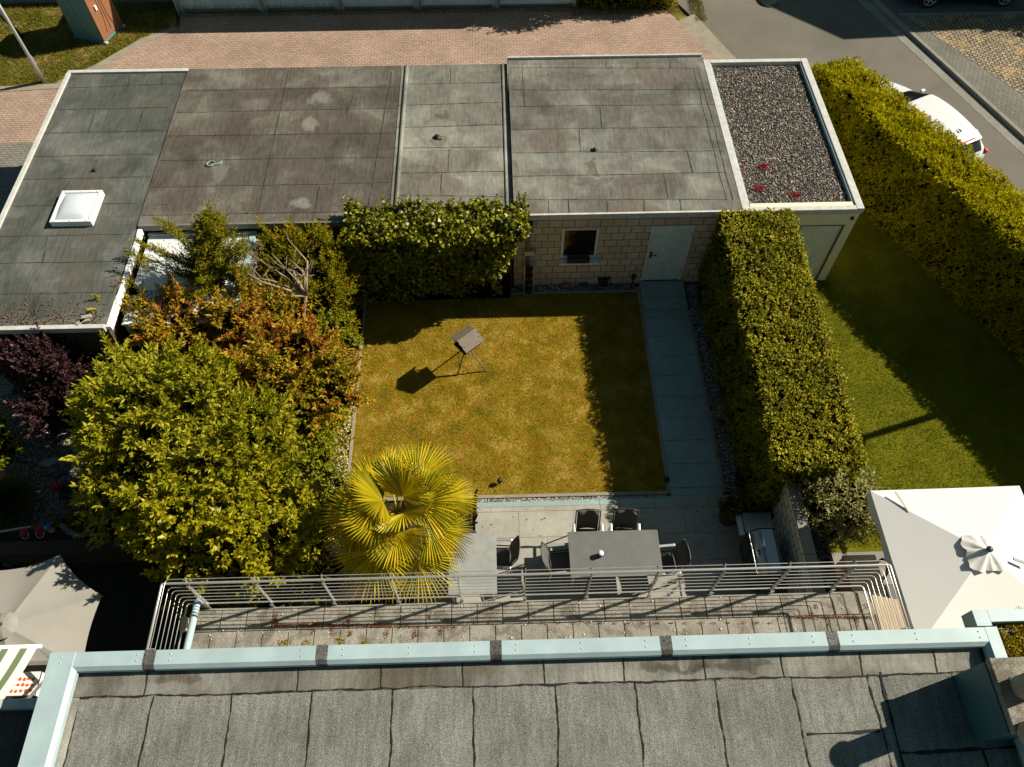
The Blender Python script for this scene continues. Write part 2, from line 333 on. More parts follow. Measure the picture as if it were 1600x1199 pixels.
M['alu_dark']=plain('anthracite aluminium',(.055,.055,.055),.45,.4,.3,.2)
M['alu']=plain('silver aluminium',(.55,.54,.51),.4,.5,.7,.12)
M['mesh_grey']=plain('grey textile mesh',(.11,.105,.095),.8,.2,0,.15,60.)
M['black']=plain('black plastic',(.018,.018,.019),.5,.4)
M['dark_rubber']=plain('tyre rubber',(.02,.02,.02),.85,.2)
M['wall_calc']=bricks('pale calcium silicate brick',(.60,.51,.39),(.50,.42,.31),(.12,.095,.07),.31,.235,.010,var=.35)
M['wall_brown']=bricks('dark stacked stone brick',(.13,.095,.062),(.085,.064,.043),(.03,.024,.018),.5,.055,.006,var=.5)
M['wall_cream']=plain('cream render',(.84,.77,.55),.85,.2,0,.12,2.,.05)
M['wall_pale_brick']=bricks('painted brick wall',(.74,.68,.55),(.64,.585,.47),(.17,.155,.12),.30,.20,.012,plane='yz',var=.35)
M['render_white']=plain('white render',(.62,.61,.58),.85,.2,0,.12,2.)
M['render_grey']=plain('grey render',(.30,.29,.27),.9,.2,0,.2,2.)
M['door_blue']=rib_mat('ribbed pale door',(.68,.82,.79),.1,depth=.35,dirt=(.05,.06,.03))
M['door_panel']=plain('pale blue door panel',(.74,.86,.83),.5,.4,0,.15,3.)
M['door_white']=rib_mat('ribbed white steel door',(.70,.86,.83),.085,depth=.35)
M['door_cream']=rib_mat('ribbed cream door',(.76,.80,.74),.1,depth=.5)
M['glass_dark']=plain('dark window glass',(.012,.014,.014),.06,.6,0,.1)
M['driveway']=bricks('pink block paving',(.40,.275,.205),(.325,.225,.17),(.20,.14,.105),.20,.10,.011,plane='xy',var=.55,nscale=18)
M['paver_grey']=bricks('grey block paving',(.235,.215,.18),(.19,.175,.15),(.09,.08,.065),.20,.10,.011,plane='xy',var=.5,rot=.0)
M['sidewalk']=bricks('sidewalk block paving',(.20,.185,.15),(.155,.145,.12),(.07,.062,.05),.2,.1,.01,plane='xy',var=.55,rot=R(71))
M['cobble']=bricks('rough cobbles with dry grass',(.38,.31,.22),(.26,.21,.15),(.07,.055,.035),.16,.14,.022,plane='xy',var=.8,rot=R(30),grime=(.50,.34,.13))
M['asphalt']=ground_mat('road asphalt',[(.3,(.135,.122,.098)),(.7,(.185,.168,.135))],.35,130.,.35,.3)
M['asphalt_dark']=ground_mat('parking asphalt',[(.3,(.09,.10,.10)),(.7,(.13,.14,.135))],.5,120.,.4,.3)
M['concrete']=ground_mat('concrete',[(.3,(.20,.185,.155)),(.7,(.28,.262,.225))],2.,60.,.3,.2)
M['concrete_edge']=ground_mat('concrete edging',[(.3,(.22,.19,.14)),(.7,(.32,.28,.21))],3.,60.,.3,.2)
M['soil']=ground_mat('soil',[(.3,(.02,.015,.009)),(.7,(.06,.045,.028))],2.,40.,.6,.8)
M['verge']=ground_mat('verge grass',[(.34,(.055,.062,.008)),(.5,(.11,.10,.013)),(.60,(.36,.25,.09))],.9,45.,.6,.8)
M['lawn']=ground_mat('dry lawn',[(.34,(.12,.10,.006)),(.5,(.25,.175,.010)),(.66,(.42,.29,.06))],1.9,70.,.7,.9,extra=(5.,(.27,.13,.010)))
M['lawn_green']=ground_mat('green lawn',[(.34,(.10,.105,.003)),(.66,(.18,.175,.008))],1.3,70.,.5,.9)
M['gravel_roof']=gravel_mat('roof gravel',[(.0,(.035,.028,.024)),(.45,(.10,.082,.066)),(.75,(.20,.165,.13)),(1.,(.48,.42,.34))],32.)
M['gravel']=gravel_mat('grey gravel',[(.0,(.12,.115,.105)),(.6,(.24,.23,.21)),(1.,(.5,.48,.44))],38.)
M['gravel_brown']=gravel_mat('brown garden gravel',[(.0,(.14,.12,.10)),(.6,(.30,.26,.21)),(1.,(.55,.48,.40))],36.)
def stone_mat(name,cols): return leafm(name,cols,.85,.3,0)
M['stone_roof']=stone_mat('roof pebble',[(.03,.025,.022),(.08,.065,.055),(.13,.105,.085),(.22,.18,.15),(.5,.44,.36)])
M['stone_grey']=stone_mat('grey pebble',[(.08,.08,.075),(.2,.2,.19),(.35,.34,.31),(.6,.57,.52)])
M['patio']=bricks('porcelain patio slabs',(.36,.34,.285),(.335,.315,.265),(.12,.11,.09),1.2,.6,.006,plane='xy',var=.22,nscale=9,loc=(.28,-.05,0),rough=.6,grime=(.27,.25,.20))
M['path']=bricks('porcelain path slabs',(.28,.37,.35),(.26,.345,.325),(.09,.10,.09),3.,.595,.007,plane='xy',var=.22,nscale=9,loc=(.9,.02,0),rough=.6,grime=(.24,.27,.24))
M['balc_tile']=ground_mat('exposed aggregate slabs',[(.3,(.19,.172,.14)),(.5,(.26,.238,.195)),(.7,(.33,.305,.255))],2.2,70.,.75,.4,extra=(3.4,(.14,.118,.09)))
M['table_grey']=plain('grey ceramic top',(.15,.146,.135),.5,.4,0,.22,5.)
M['table_pale']=plain('weathered ceramic top',(.33,.335,.31),.55,.4,0,.28,5.)
M['parasol_white']=plain('white canvas',(.72,.70,.66),.9,.15,0,.03,2.)
M['parasol_beige']=plain('beige canvas',(.29,.27,.235),.9,.15,0,.10,3.)
M['wood_grey']=plain('weathered wood',(.24,.195,.155),.85,.2,0,.4,25.)
M['wood_dark']=plain('dark stained wood',(.075,.045,.028),.75,.3,0,.3,18.)
M['wood_light']=plain('light timber',(.50,.38,.26),.7,.3,0,.2,14.)
M['bark']=plain('bark',(.10,.072,.048),.95,.1,0,.5,14.,.8)
M['bark_pale']=plain('pale dead branch',(.33,.25,.18),.9,.1,0,.3,14.,.4)
M['inner']=plain('opaque foliage core',(.010,.008,.003),1.,.0,0,.5,9.)  # near-black solid core added inside foliage to stop view and light through gaps
M['terracotta']=plain('terracotta',(.30,.12,.06),.8,.2)
M['pot_black']=plain('black glazed pot',(.03,.03,.032),.4,.4)
M['pot_brown']=plain('brown glazed pot',(.10,.06,.045),.5,.4)
M['deck']=bricks('dark deck tiles',(.045,.036,.028),(.032,.026,.021),(.01,.008,.006),.3,.3,.006,plane='xy',var=.6,off=0.)
M['toilet_teal']=plain('teal plastic',(.11,.25,.25),.45,.4,0,.15)
M['toilet_brown']=plain('brown plastic',(.30,.135,.065),.5,.4,0,.12)
M['car_white']=plain('white car paint',(.70,.71,.70),.18,.6,0,.02)
M['car_black']=plain('black car paint',(.02,.022,.025),.2,.6,0,.05)
M['red']=plain('red plastic',(.55,.02,.015),.4,.4)
M['blue']=plain('blue plastic',(.02,.16,.42),.4,.4)
M['teal_pl']=plain('teal plastic wheel',(.02,.25,.30),.4,.4)
M['clad_blue']=plain('dark teal metal cladding',(.06,.135,.155),.5,.4,0,.2,3.)
M['slate']=plain('dark slate',(.045,.047,.052),.5,.5,0,.3,3.)
M['beige_pl']=plain('beige plastic',(.60,.50,.38),.6,.3)
M['hose']=plain('pale green hose',(.35,.45,.35),.5,.4)
M['clay']=plain('old clay tile',(.42,.36,.28),.9,.1,0,.3,12.)
M['dome']=plain('milky skylight acrylic',(.62,.68,.70),.25,.5,0,.10,1.5)
M['canopy_pane']=plain('white canopy sheet',(.72,.74,.74),.3,.5,0,.12,1.5)
M['rust']=plain('rust stained white metal',(.45,.33,.25),.7,.3,0,.4,8.)
M['stone_grey_slab']=plain('pale stepping stone',(.34,.36,.34),.8,.2,0,.2)
# foliage
L_={}
L_['laurel']=leafm('laurel leaves',[(.15,.16,.006),(.27,.265,.008),(.40,.36,.012),(.54,.48,.05)],.5,.2,.32,1.)
L_['cherry']=leafm('cherry laurel leaves',[(.18,.175,.004),(.34,.31,.006),(.52,.44,.012)],.45,.25,.32,1.2)
L_['photinia']=leafm('photinia leaves',[(.13,.125,.005),(.26,.23,.008),(.42,.33,.010),(.50,.27,.02),(.44,.12,.022),(.30,.05,.02)],.5,.22,.3,.9)
L_['yew']=leafm('yew needles',[(.11,.105,.004),(.21,.19,.006),(.34,.29,.010)],.8,.1,.28)
L_['thuja']=leafm('mixed conifer sprays',[(.09,.09,.003),(.19,.18,.005),(.31,.26,.007),(.44,.27,.015)],.8,.1,.28,1.5)
L_['privet']=leafm('privet leaves',[(.14,.16,.004),(.25,.26,.006),(.38,.36,.010)],.5,.2,.32,1.2)
L_['hedgeA']=leafm('beech hedge leaves',[(.11,.11,.003),(.22,.21,.005),(.35,.31,.007),(.55,.45,.010)],.5,.25,.25,1.4)
L_['hedgeB']=leafm('golden cypress sprays',[(.24,.22,.003),(.38,.335,.004),(.52,.45,.006),(.64,.54,.012)],.85,.08,.32,1.1)
L_['ivy']=leafm('ivy leaves',[(.07,.075,.004),(.15,.155,.008),(.29,.28,.015),(.46,.43,.03)],.42,.4,.25)
L_['smoke']=leafm('purple smoke bush leaves',[(.024,.010,.011),(.045,.018,.020),(.095,.040,.038)],.55,.25,.1)
L_['palm']=leafm('palm blade',[(.28,.26,.006),(.44,.36,.008),(.62,.46,.010)],.42,.35,.35)
L_['olive']=leafm('olive leaves',[(.14,.14,.03),(.28,.26,.06),(.46,.42,.14)],.55,.3,.15)
L_['boxwood']=leafm('box leaves',[(.12,.08,.006),(.26,.16,.012)],.6,.2,.15)
L_['flower']=leafm('groundcover with pale flowers',[(.18,.15,.01),(.45,.33,.02),(.55,.41,.03),(.80,.74,.58)],.6,.2,.2)
L_['grassd']=leafm('dry grass blades',[(.13,.13,.005),(.23,.18,.007),(.38,.24,.014),(.50,.33,.04),(.60,.45,.14)],.8,.1,.25,1.7)
L_['grassg']=leafm('green grass blades',[(.11,.12,.003),(.18,.18,.005),(.26,.24,.012)],.8,.1,.25,1.4)
L_['verge']=leafm('verge blades',[(.09,.10,.008),(.18,.165,.014),(.34,.24,.07)],.8,.1,.2,.8)
L_['sedum']=leafm('rusty sedum',[(.14,.028,.012),(.28,.065,.018),(.36,.13,.03)],.7,.2,.1)
L_['sedumy']=leafm('yellow sedum',[(.18,.14,.006),(.36,.26,.008),(.50,.38,.015)],.7,.2,.1)
L_['sedumr']=leafm('red sedum',[(.28,.02,.03),(.50,.05,.06)],.7,.2,.1)
L_['orngrass']=leafm('ornamental grass',[(.03,.035,.005),(.07,.075,.01)],.6,.2,.1)
L_['moss']=leafm('dead leaves and moss',[(.10,.06,.03),(.18,.11,.05)],.9,.1,0)

# ================================================================== THE SETTING: ground
def ground(name,poly,z0,z1,mat,kind='structure'):
    b=MB(); b.prism(poly,z0,z1); return tag(b.build(name,mat),kind=kind)
def xy(*pts): return [(at(px,py).x,at(px,py).y) for px,py in pts]
g=MB(); g.sheet([(-260,-220),(260,-220),(260,320),(-260,320)],-.17); tag(g.build('ground',M['verge']),kind='structure')
road=[(-60,150),(3.,34.3),(8.19,22.65),(13.1,13),(19.6,0),(34,-30),(80,-30),(40,0),(34,6),(19.5,20),(16.5,25.6),(10,44),(-5,150)]
ground('road',road,-.165,-.10,M['asphalt'])
Kp=[(-6.,84.),(10.4,35.6),(13.64,25.96),(16.15,18.5),(18.7,12.),(24,1.),(40,-30)]
Sp=[(-5.2,84.),(11.1,35.6),(14.45,25.3),(15.0,24.0),(16.92,20.48),(19.4,16.0),(23.4,9.),(46,-30)]
ground('gutter_strip',[(x-.42,y-.12) for x,y in Kp[1:6]]+Kp[1:6][::-1],-.10,-.093,M['concrete'])
ground('kerb',[p for p in Kp[1:6]]+[(x+.13,y+.04) for x,y in Kp[1:6]][::-1],-.165,.015,M['concrete'])
ground('sidewalk',[(x+.13,y+.04) for x,y in Kp[1:6]]+Sp[1:7][::-1],-.165,0,M['sidewalk'])
ground('cobbled_strip',[(14.5,24.93)]+Sp[3:7]+[(40,9.),(40,24.93)],-.165,.006,M['cobble'])
ground('parking_pavement',[(14.24,25.02),(40,25.02),(40,45),(8.,45.)],-.165,.012,M['asphalt_dark'])
ground('parking_edging',[(14.24,24.93),(40,24.93),(40,25.02),(14.24,25.02)],-.165,.05,M['concrete'])
E1=xy((1045,8),(1060,32),(1124,93)); 
drv=[(-30,19.1),(-30,21.3),(-15.87,21.57),(-14.07,21.69),(-13.,22.66),(-11.77,24.15),(-10.83,24.86),(-11.,25.8),(3,25.85),(6.0,25.9)]+E1[1:]+[(8.0,21.0),(9.3,18.4),(9.3,17.5),(-11.75,17.5),(-11.75,19.1)]
ground('brick_driveway',drv,-.165,-.02,M['driveway'])
ground('grey_paved_yard',[(-30,5),(-11.75,5),(-11.75,19.1),(-30,19.1)],-.165,-.02,M['paver_grey'])
ground('driveway_edging',[E1[1],E1[2],(8.6,20.8),(9.0,20.9),(7.98,23.0)]+xy((1085,20)),-.165,-.03,M['concrete_edge'])
ground('verge_edging',[(-30,21.3),(-15.87,21.57),(-14.07,21.69),(-13.,22.66),(-11.77,24.15),(-10.83,24.86),(-11.05,25.0),(-12.0,24.35),(-13.2,22.9),(-14.2,21.95),(-15.9,21.85),(-30,21.6)],-.165,-.005,M['concrete_edge'])
ground('verge_lawn',[(-30,21.6),(-15.9,21.85),(-14.2,21.95),(-13.2,22.9),(-12.0,24.35),(-11.05,25.0),(-11.2,26.5),(-30,26.6)],-.165,.0,M['verge'])
# gardens
ground('garden_soil',[(-11.9,2.3),(6.3,2.3),(6.3,13.1),(-11.9,13.1)],-.165,-.03,M['soil'])
LW=dict(x0=-3.42,x1=3.62,y0=7.06,y1=12.72)
ground('lawn',[(-3.42,7.06),(3.62,7.06),(3.62,12.72),(-3.46,12.72)],-.1,.02,M['lawn'])
b=MB(); b.box(3.625,3.70,6.98,12.9,-.1,.04); b.box(4.86,4.93,6.98,12.1,-.1,.04); b.box(-3.50,-3.43,6.9,12.8,-.1,.045); b.box(-3.5,3.62,6.97,7.05,-.1,.04); b.box(-3.5,3.62,12.73,12.79,-.1,.045)
tag(b.build('lawn_edging',M['concrete_edge'],bevel=.006),kind='structure')
ground('path',[(3.705,6.93),(4.855,6.93),(4.855,12.12),(3.705,12.12)],-.1,.02,M['path'])
ground('door_landing',[(3.705,12.125),(4.86,12.125),(4.86,13.02),(3.705,13.02)],-.1,.10,M['path'])
ground('patio',[(-2.05,2.3),(5.66,2.3),(5.66,6.88),(4.95,6.925),(4.0,6.925),(-.62,6.88),(-.62,5.35),(-2.05,5.35)],-.1,.015,M['patio'])
ground('patio_edging',[(-.62,6.76),(3.70,6.76),(3.70,6.87),(-.62,6.87)],-.05,.022,M['path'])
ground('gravel_bed_by_hedge',[(4.94,7.0),(5.75,7.0),(5.75,13.0),(4.94,13.0)],-.1,.0,M['gravel'])
ground('gravel_bed_by_garage',[(-3.4,12.8),(3.62,12.8),(3.62,13.03),(-3.4,13.03)],-.1,.0,M['gravel'])
ground('gravel_strip_by_patio',[(-.62,6.875),(3.62,6.875),(3.62,6.965),(-.62,6.965)],-.1,.0,M['gravel'])
ground('neighbour_lawn',[(6.35,5.55),(17.6,5.55),(12.2,13.2),(9.3,18.9),(8.7,18.9),(8.7,13.05),(6.35,13.05)],-.165,.01,M['lawn_green'])
ground('neighbour_patio',[(6.35,-8),(24,-8),(17.7,5.545),(6.35,5.545)],-.165,.0,M['concrete'])
ground('gravel_garden',[(-12,6.1),(-6.6,6.1),(-6.6,10.),(-12,10.)],-.1,.0,M['gravel_brown'])
ground('deck_terrace',[(-14,2.0),(-5.2,2.0),(-5.2,5.72),(-14,5.72)],-.165,.02,M['deck'])

# loose stones and grass: nobody could count them
def litter_(n,x0,x1,y0,y1,z):
    P=np.stack([rng.uniform(x0,x1,n),rng.uniform(y0,y1,n),np.full(n,z)],1); return leaf_geo(P,np.stack([rng.normal(0,1,n),rng.normal(0,1,n),rng.uniform(0,.15,n)],1),.045,.025)
def stuff(name,geo,mat,smooth=False): return tag(np_mesh(name,geo[0],geo[1],mat),kind='stuff')
stuff('fallen_leaves',join_geo([litter_(24,-.5,4.0,5.9,6.75,.022),litter_(25,4.0,5.6,4.6,6.8,.022),litter_(35,3.75,4.85,7.,12.,.026),litter_(160,-3.3,3.5,7.1,12.6,.04),litter_(120,-8.2,-5.9,10.4,12.8,2.245),litter_(60,-8.3,-2.7,13.1,13.9,2.54)]),L_['moss'])
stuff('pebbles',join_geo([stones(3800,rect_pts(4.95,5.7,7.0,13.0,.012),.021,0),stones(900,rect_pts(-3.3,3.6,12.81,13.02,.012),.021,0),stones(1500,rect_pts(-.6,3.6,6.885,6.955,.012),.016,0)]),M['stone_grey'])
stuff('garden_gravel',stones(5000,rect_pts(-11.5,-6.7,6.1,9.6,.012),.022,0),leafm('brown pebble',[(.10,.085,.07),(.24,.20,.16),(.38,.33,.27),(.60,.53,.45)],.9,.2,0))
stuff('dry_grass',blades(120000,-3.42,3.62,7.06,12.72,.02,.024,.011,lean=.9),L_['grassd'])
nlp=[(6.9,5.62),(17.4,5.62),(12.2,13.1),(9.3,18.8),(8.75,18.8),(8.75,13.0),(6.9,13.0)]
stuff('neighbour_grass',blades(120000,6.9,13.3,5.6,15.,.01,.034,.012,nlp,.7),L_['grassg'])
vp=[(-24,21.7),(-15.9,21.9),(-14.2,22.0),(-13.2,22.95),(-12.0,24.4),(-11.05,25.05),(-11.25,26.45),(-24,26.5)]
stuff('verge_grass',blades(42000,-19,-11,21.6,26.5,.0,.07,.02,vp,.7),L_['verge'])
stuff('weeds',join_geo([blades(3500,-11,3.,25.55,25.85,-.02,.07,.015),blades(1500,2.8,6.6,25.3,25.9,-.02,.10,.02),blades(900,7.1,7.5,24.9,26.6,-.05,.1,.02)]),L_['verge'])
stuff('cobble_grass',blades(26000,14.7,26,15.,24.9,0.,.06,.02,[(15.1,24.0),(16.97,20.48),(19.45,16.0),(26,9.),(26,24.9),(14.6,24.9)]),leafm('straw',[(.22,.15,.05),(.42,.28,.09),(.15,.14,.03)],.9,.1,.1))

# ================================================================== garages
def coping(b,x0,x1,y0,y1,z,wd=.10,h=.10,up=.035,sides='nsew',mi=0):
    if 's' in sides: b.box(x0,x1,y0-.02,y0+wd,z-h,z+up,mi)
    if 'n' in sides: b.box(x0,x1,y1-wd,y1+.02,z-h,z+up,mi)
    if 'w' in sides: b.box(x0-.02,x0+wd,y0+wd+.001,y1-wd-.001,z-h,z+up-.002,mi)
    if 'e' in sides: b.box(x1-wd,x1+.02,y0+wd+.001,y1-wd-.001,z-h,z+up-.002,mi)
def seam_lines(b,lines,z,wd=.022,mi=1,wob=.015):
    for a,c in lines: b.seam(a,c,wd,z,mi,wob)
def pxseam(b,pts,z,wd=.02,mi=1):
    for (a,c) in pts:
        A=at(*a,z); B=at(*c,z); b.seam((A.x,A.y),(B.x,B.y),wd,z+.004,mi)

GG='attached flat roofed garages behind the garden'
# garage 1: the long one on the left with the skylight
g1=thing('garage','long garage with grey green felt roof and square skylight','garage',(-10.0,14.4,0),GG)
b=MB(); b.box(-11.62,-8.45,10.1,18.82,0,2.40); b.build('wall',M['wall_brown'],g1)
b=MB(); b.box(-11.66,-8.43,10.04,18.88,2.405,2.50)
pxseam(b,[((107,137),(283,131)),((90,172),(262,168)),((68,208),(262,204)),((50,245),(240,241)),((35,281),(235,277)),((20,323),(215,318)),((0,370),(205,366)),((0,412),(192,408)),((0,460),(178,457)),((150,170),(138,208)),((225,170),(213,206)),((110,282),(100,300)),((262,205),(180,470)),((203,117),(200,135)),((255,115),(253,133)),((75,370),(66,412)),((62,460),(40,510))],2.50,.018)
b.build('roof',[M['felt_teal'],M['seam_soft']],g1)
b=MB(); coping(b,-11.7,-8.41,10.0,18.9,2.52,.09,.12,.03,'sw'); b.box(-11.7,-8.41,18.80,18.92,2.40,2.55); b.build('edge_trim',M['white_trim'],g1,bevel=.006)
b=MB(); b.box(-8.405,-8.30,10.05,12.9,2.36,2.50); b.build('side_board',M['white_paint'],g1,bevel=.006)
sk=[at(97,300,2.62),at(160,300,2.62),at(143,348,2.62),at(80,347,2.62)]
sx0=(sk[0].x+sk[3].x)/2; sx1=(sk[1].x+sk[2].x)/2; sy1=sk[0].y; sy0=sk[2].y
s=MB(); fr=.07
s.box(sx0,sx1,sy0,sy0+fr,2.5,2.66); s.box(sx0,sx1,sy1-fr,sy1,2.5,2.66); s.box(sx0,sx0+fr,sy0+fr,sy1-fr,2.5,2.66); s.box(sx1-fr,sx1,sy0+fr,sy1-fr,2.5,2.66)
for i in range(3):
    for (x,y) in ((sx0+.1+(sx1-sx0-.2)*i/2,sy0+.035),(sx0+.1+(sx1-sx0-.2)*i/2,sy1-.035)): s.box(x-.015,x+.015,y-.02,y+.02,2.66,2.675)
so_=s.build('skylight',M['white_paint'],g1,bevel=.008)
s=MB(); n=10; V=[]
for j in range(n+1):
    for i in range(n+1):
        u,v_=i/n,j/n; V.append((sx0+fr+.002+(sx1-sx0-2*fr-.004)*u,sy0+fr+.002+(sy1-sy0-2*fr-.004)*v_,2.63+.13*(math.sin(PI*u)*math.sin(PI*v_))**.45))
s.add(V,[(j*(n+1)+i,j*(n+1)+i+1,(j+1)*(n+1)+i+1,(j+1)*(n+1)+i) for j in range(n) for i in range(n)],0,True); s.build('skylight_dome',M['dome'],so_)
def outlet(px,py,z,parent,r=.055):
    p=at(px,py,z); b=MB(); b.lathe([(r*1.5,.0),(r*1.4,.012),(r,.02),(r*.95,.05),(r*.5,.07)],(p.x,p.y,z),14)
    for k in range(5): blob(b,(p.x+random.uniform(-1,1)*r*1.7,p.y+random.uniform(-1,1)*r*1.3,z+.01),(r*.4,r*.3,.03),seed=k)
    b.build('roof_outlet',M['black'],parent)
outlet(148,267,2.5,g1,.04)
# garage 2: brown double roof
g2=thing('garage','wide garage with dark brown felt roof and pale dried puddle patches, second from the left','garage',(-5.5,15.9,0),GG)
b=MB(); b.box(-8.38,-2.60,13.06,18.80,0,2.44); b.build('wall',M['wall_brown'],g2)
b=MB(); b.box(-8.42,-2.56,12.99,18.90,2.445,2.53)
for yy in (13.3,14.25,15.2,16.12,17.05,17.95): b.seam((-8.38,yy),(-2.6,yy+random.uniform(-.03,.03)),.016,2.534,1,.012)
pxseam(b,[((451,112),(400,345)),((553,148),(540,180)),((500,292),(488,345)),((612,112),(572,342))],2.53,.02)
b.build('roof',[M['felt_brown'],M['seam_soft']],g2)
b=MB(); b.box(-8.38,-2.56,12.93,12.985,2.40,2.56); b.build('edge_trim',M['grey_trim'],g2,bevel=.005)
# garage 3
g3=thing('garage','narrow garage with pale felt roof and a round drain stain, behind the ivy','garage',(-1.1,15.9,0),GG)
b=MB(); b.box(-2.53,.36,13.06,18.80,0,2.44); b.build('wall',M['wall_brown'],g3)
b=MB(); b.box(-2.54,.375,13.0,18.90,2.445,2.53)
# raised felt upstands on both sides: a rounded roll
for (x,r_) in ((-2.40,.10),(.24,.07)):
    pts=[(x,13.02+i*.6,2.52+random.uniform(-.004,.004)) for i in range(10)]+[(x,18.88,2.52)]; b.tube(pts,r_*.6,8,0)
pxseam(b,[((630,132),(788,129)),((621,165),(788,160)),((614,200),(788,195)),((610,232),(788,230)),((608,271),(788,268)),((604,305),(788,308)),((704,106),(704,132)),((702,234),(700,270)),((690,272),(690,306))],2.53,.016)
b.build('roof',[M['felt_pale'],M['seam_soft']],g3); outlet(683,215,2.53,g3,.07)
b=MB(); b.box(-2.54,.375,12.95,12.995,2.40,2.55); b.build('edge_trim',M['grey_trim'],g3,bevel=.005)
# garage 4: pale brick wall, window, door
g4=thing('garage','garage with pale brick wall, white door and a window facing the lawn','garage',(3.1,15.9,0),GG)
W1=aty(879,359,13.06); W2=aty(935,406,13.06); wx0,wx1,wz0,wz1=1.57,2.49,.98,2.04
dx0,dx1,dz=3.74,4.80,2.10
b=MB()
b.box(.40,wx0,13.06,13.30,-.1,2.52); b.box(wx0,wx1,13.06,13.30,-.1,wz0); b.box(wx0,wx1,13.06,13.30,wz1,2.52); b.box(wx1,dx0,13.06,13.30,-.1,2.52); b.box(dx0,dx1,13.06,13.30,dz,2.52); b.box(dx1,5.76,13.06,13.30,-.1,2.52)
b.box(.40,5.76,13.302,18.84,-.1,2.5); b.build('wall',M['wall_calc'],g4)
b=MB(); b.box(.40,5.80,12.99,18.94,2.525,2.62)
pxseam(b,[((797,106),(1092,107)),((797,141),(1115,140)),((797,167),(1120,163)),((797,203),(1128,198)),((797,239),(1130,236)),((797,276),(1130,270)),((797,312),(1138,312)),((816,108),(818,141)),((818,142),(820,168)),((937,167),(941,200)),((905,203),(907,238)),((1037,272),(1044,310)),((845,98),(845,106)),((895,98),(895,106)),((946,98),(946,106)),((996,98),(996,106)),((1047,98),(1047,106)),((857,314),(858,334)),((888,314),(889,334)),((948,314),(950,334)),((1006,313),(1007,333)),((1062,312),(1065,332)),((1074,236),(1082,270)),((1084,108),(1135,313)),((1092,108),(1145,313))],2.62,.018)
b.build('roof',[M['felt_mid'],M['seam_soft']],g4); outlet(929,235,2.62,g4,.05)
b=MB(); b.box(.38,5.80,12.93,12.985,2.50,2.66); b.build('edge_trim',M['white_trim'],g4,bevel=.005)
b=MB(); b.box(.38,5.78,18.945,19.0,2.5,2.69); b.build('edge_trim',M['white_trim'],g4,bevel=.005)
b=MB(); f=.07
b.box(wx0+.003,wx0+f,13.09,13.16,wz0,wz1-.003); b.box(wx1-f,wx1-.003,13.09,13.16,wz0,wz1-.003); b.box(wx0+f,wx1-f,13.09,13.16,wz1-f,wz1-.003); b.box(wx0+f,wx1-f,13.09,13.16,wz0,wz0+f)
wo=b.build('window',M['white_paint'],g4,bevel=.005)
b=MB(); b.box(wx0+f,wx1-f,13.12,13.14,wz0+f,wz1-f); b.build('pane',M['glass_dark'],wo)
b=MB(); b.box(wx0-.04,wx1+.05,12.90,13.088,wz0-.05,wz0-.001); b.build('sill',M['white_paint'],wo,bevel=.006)
b=MB(); b.box(dx0+.002,dx0+.06,13.04,13.12,.10,dz-.002); b.box(dx1-.06,dx1-.002,13.04,13.12,.10,dz-.002); b.box(dx0+.06,dx1-.06,13.04,13.12,dz-.06,dz-.002); b.build('door_frame',M['white_paint'],g4,bevel=.004)
b=MB(); b.box(dx0+.062,dx1-.062,13.055,13.10,.11,dz-.062); dr=b.build('door',M['door_white'],g4)
b=MB(); b.box(dx0+.09,dx0+.135,13.02,13.054,1.0,1.2); b.tube([(dx0+.11,13.03,1.13),(dx0+.11,12.99,1.13),(dx0+.25,12.985,1.13)],.012,8); b.build('handle',M['black'],dr)
for z in (.4,1.75): b=MB(); b.box(dx1-.075,dx1-.045,13.02,13.05,z,z+.12); b.build('hinge',M['steel'],dr)
# garage 5: gravel roof
g5=thing('garage','cream rendered garage with a gravel covered roof, right end of the row','garage',(7.2,15.9,0),GG)
ex0,ex1,ez=7.34,8.42,2.08
b=MB(); b.box(5.80,ex0,13.0,13.24,-.16,2.60); b.box(ex0,ex1,13.0,13.24,ez,2.60); b.box(ex1,8.64,13.0,13.24,-.16,2.60); b.box(5.80,8.64,13.242,18.74,-.16,2.45); b.build('wall',M['wall_cream'],g5)
b=MB(); b.box(5.95,8.52,13.1,18.66,2.452,2.50); b.build('roof',M['gravel_roof'],g5)
b=MB(); z=2.63
b.box(5.79,5.97,12.98,18.80,2.50,z); b.box(8.50,8.68,12.98,18.80,2.46,z); b.box(5.972,8.498,12.96,13.10,2.46,z-.002); b.box(5.972,8.498,18.66,18.80,2.46,z-.002)
b.build('parapet_cap',M['white_trim'],g5,bevel=.012)
b=MB(); b.box(8.462,8.499,13.12,18.64,2.5,2.60); b.box(5.975,6.0,13.12,18.64,2.5,2.60); b.build('inner_flashing',M['alu_cap'],g5)
tag(np_mesh('roof_gravel',*stones(16000,rect_pts(5.99,8.46,13.12,18.64,2.507),.024,0),M['stone_roof'],g5),kind='stuff')
b=MB(); b.box(ex0+.03,ex1-.03,13.05,13.09,.02,ez-.03); b.build('door',M['door_cream'],g5)
b=MB(); b.box(ex0+.001,ex0+.028,13.0-.012,13.10,.0,ez-.001); b.box(ex1-.028,ex1-.001,13.0-.012,13.10,.0,ez-.001); b.box(ex0+.028,ex1-.028,13.0-.012,13.10,ez-.028,ez-.001); b.build('door_frame',M['grey_trim'],g5)
b=MB(); b.lathe([(.05,0),(.05,.03),(.03,.05)],(8.50,12.97,2.30),10); b.build('wall_lamp',M['bark'],g5)
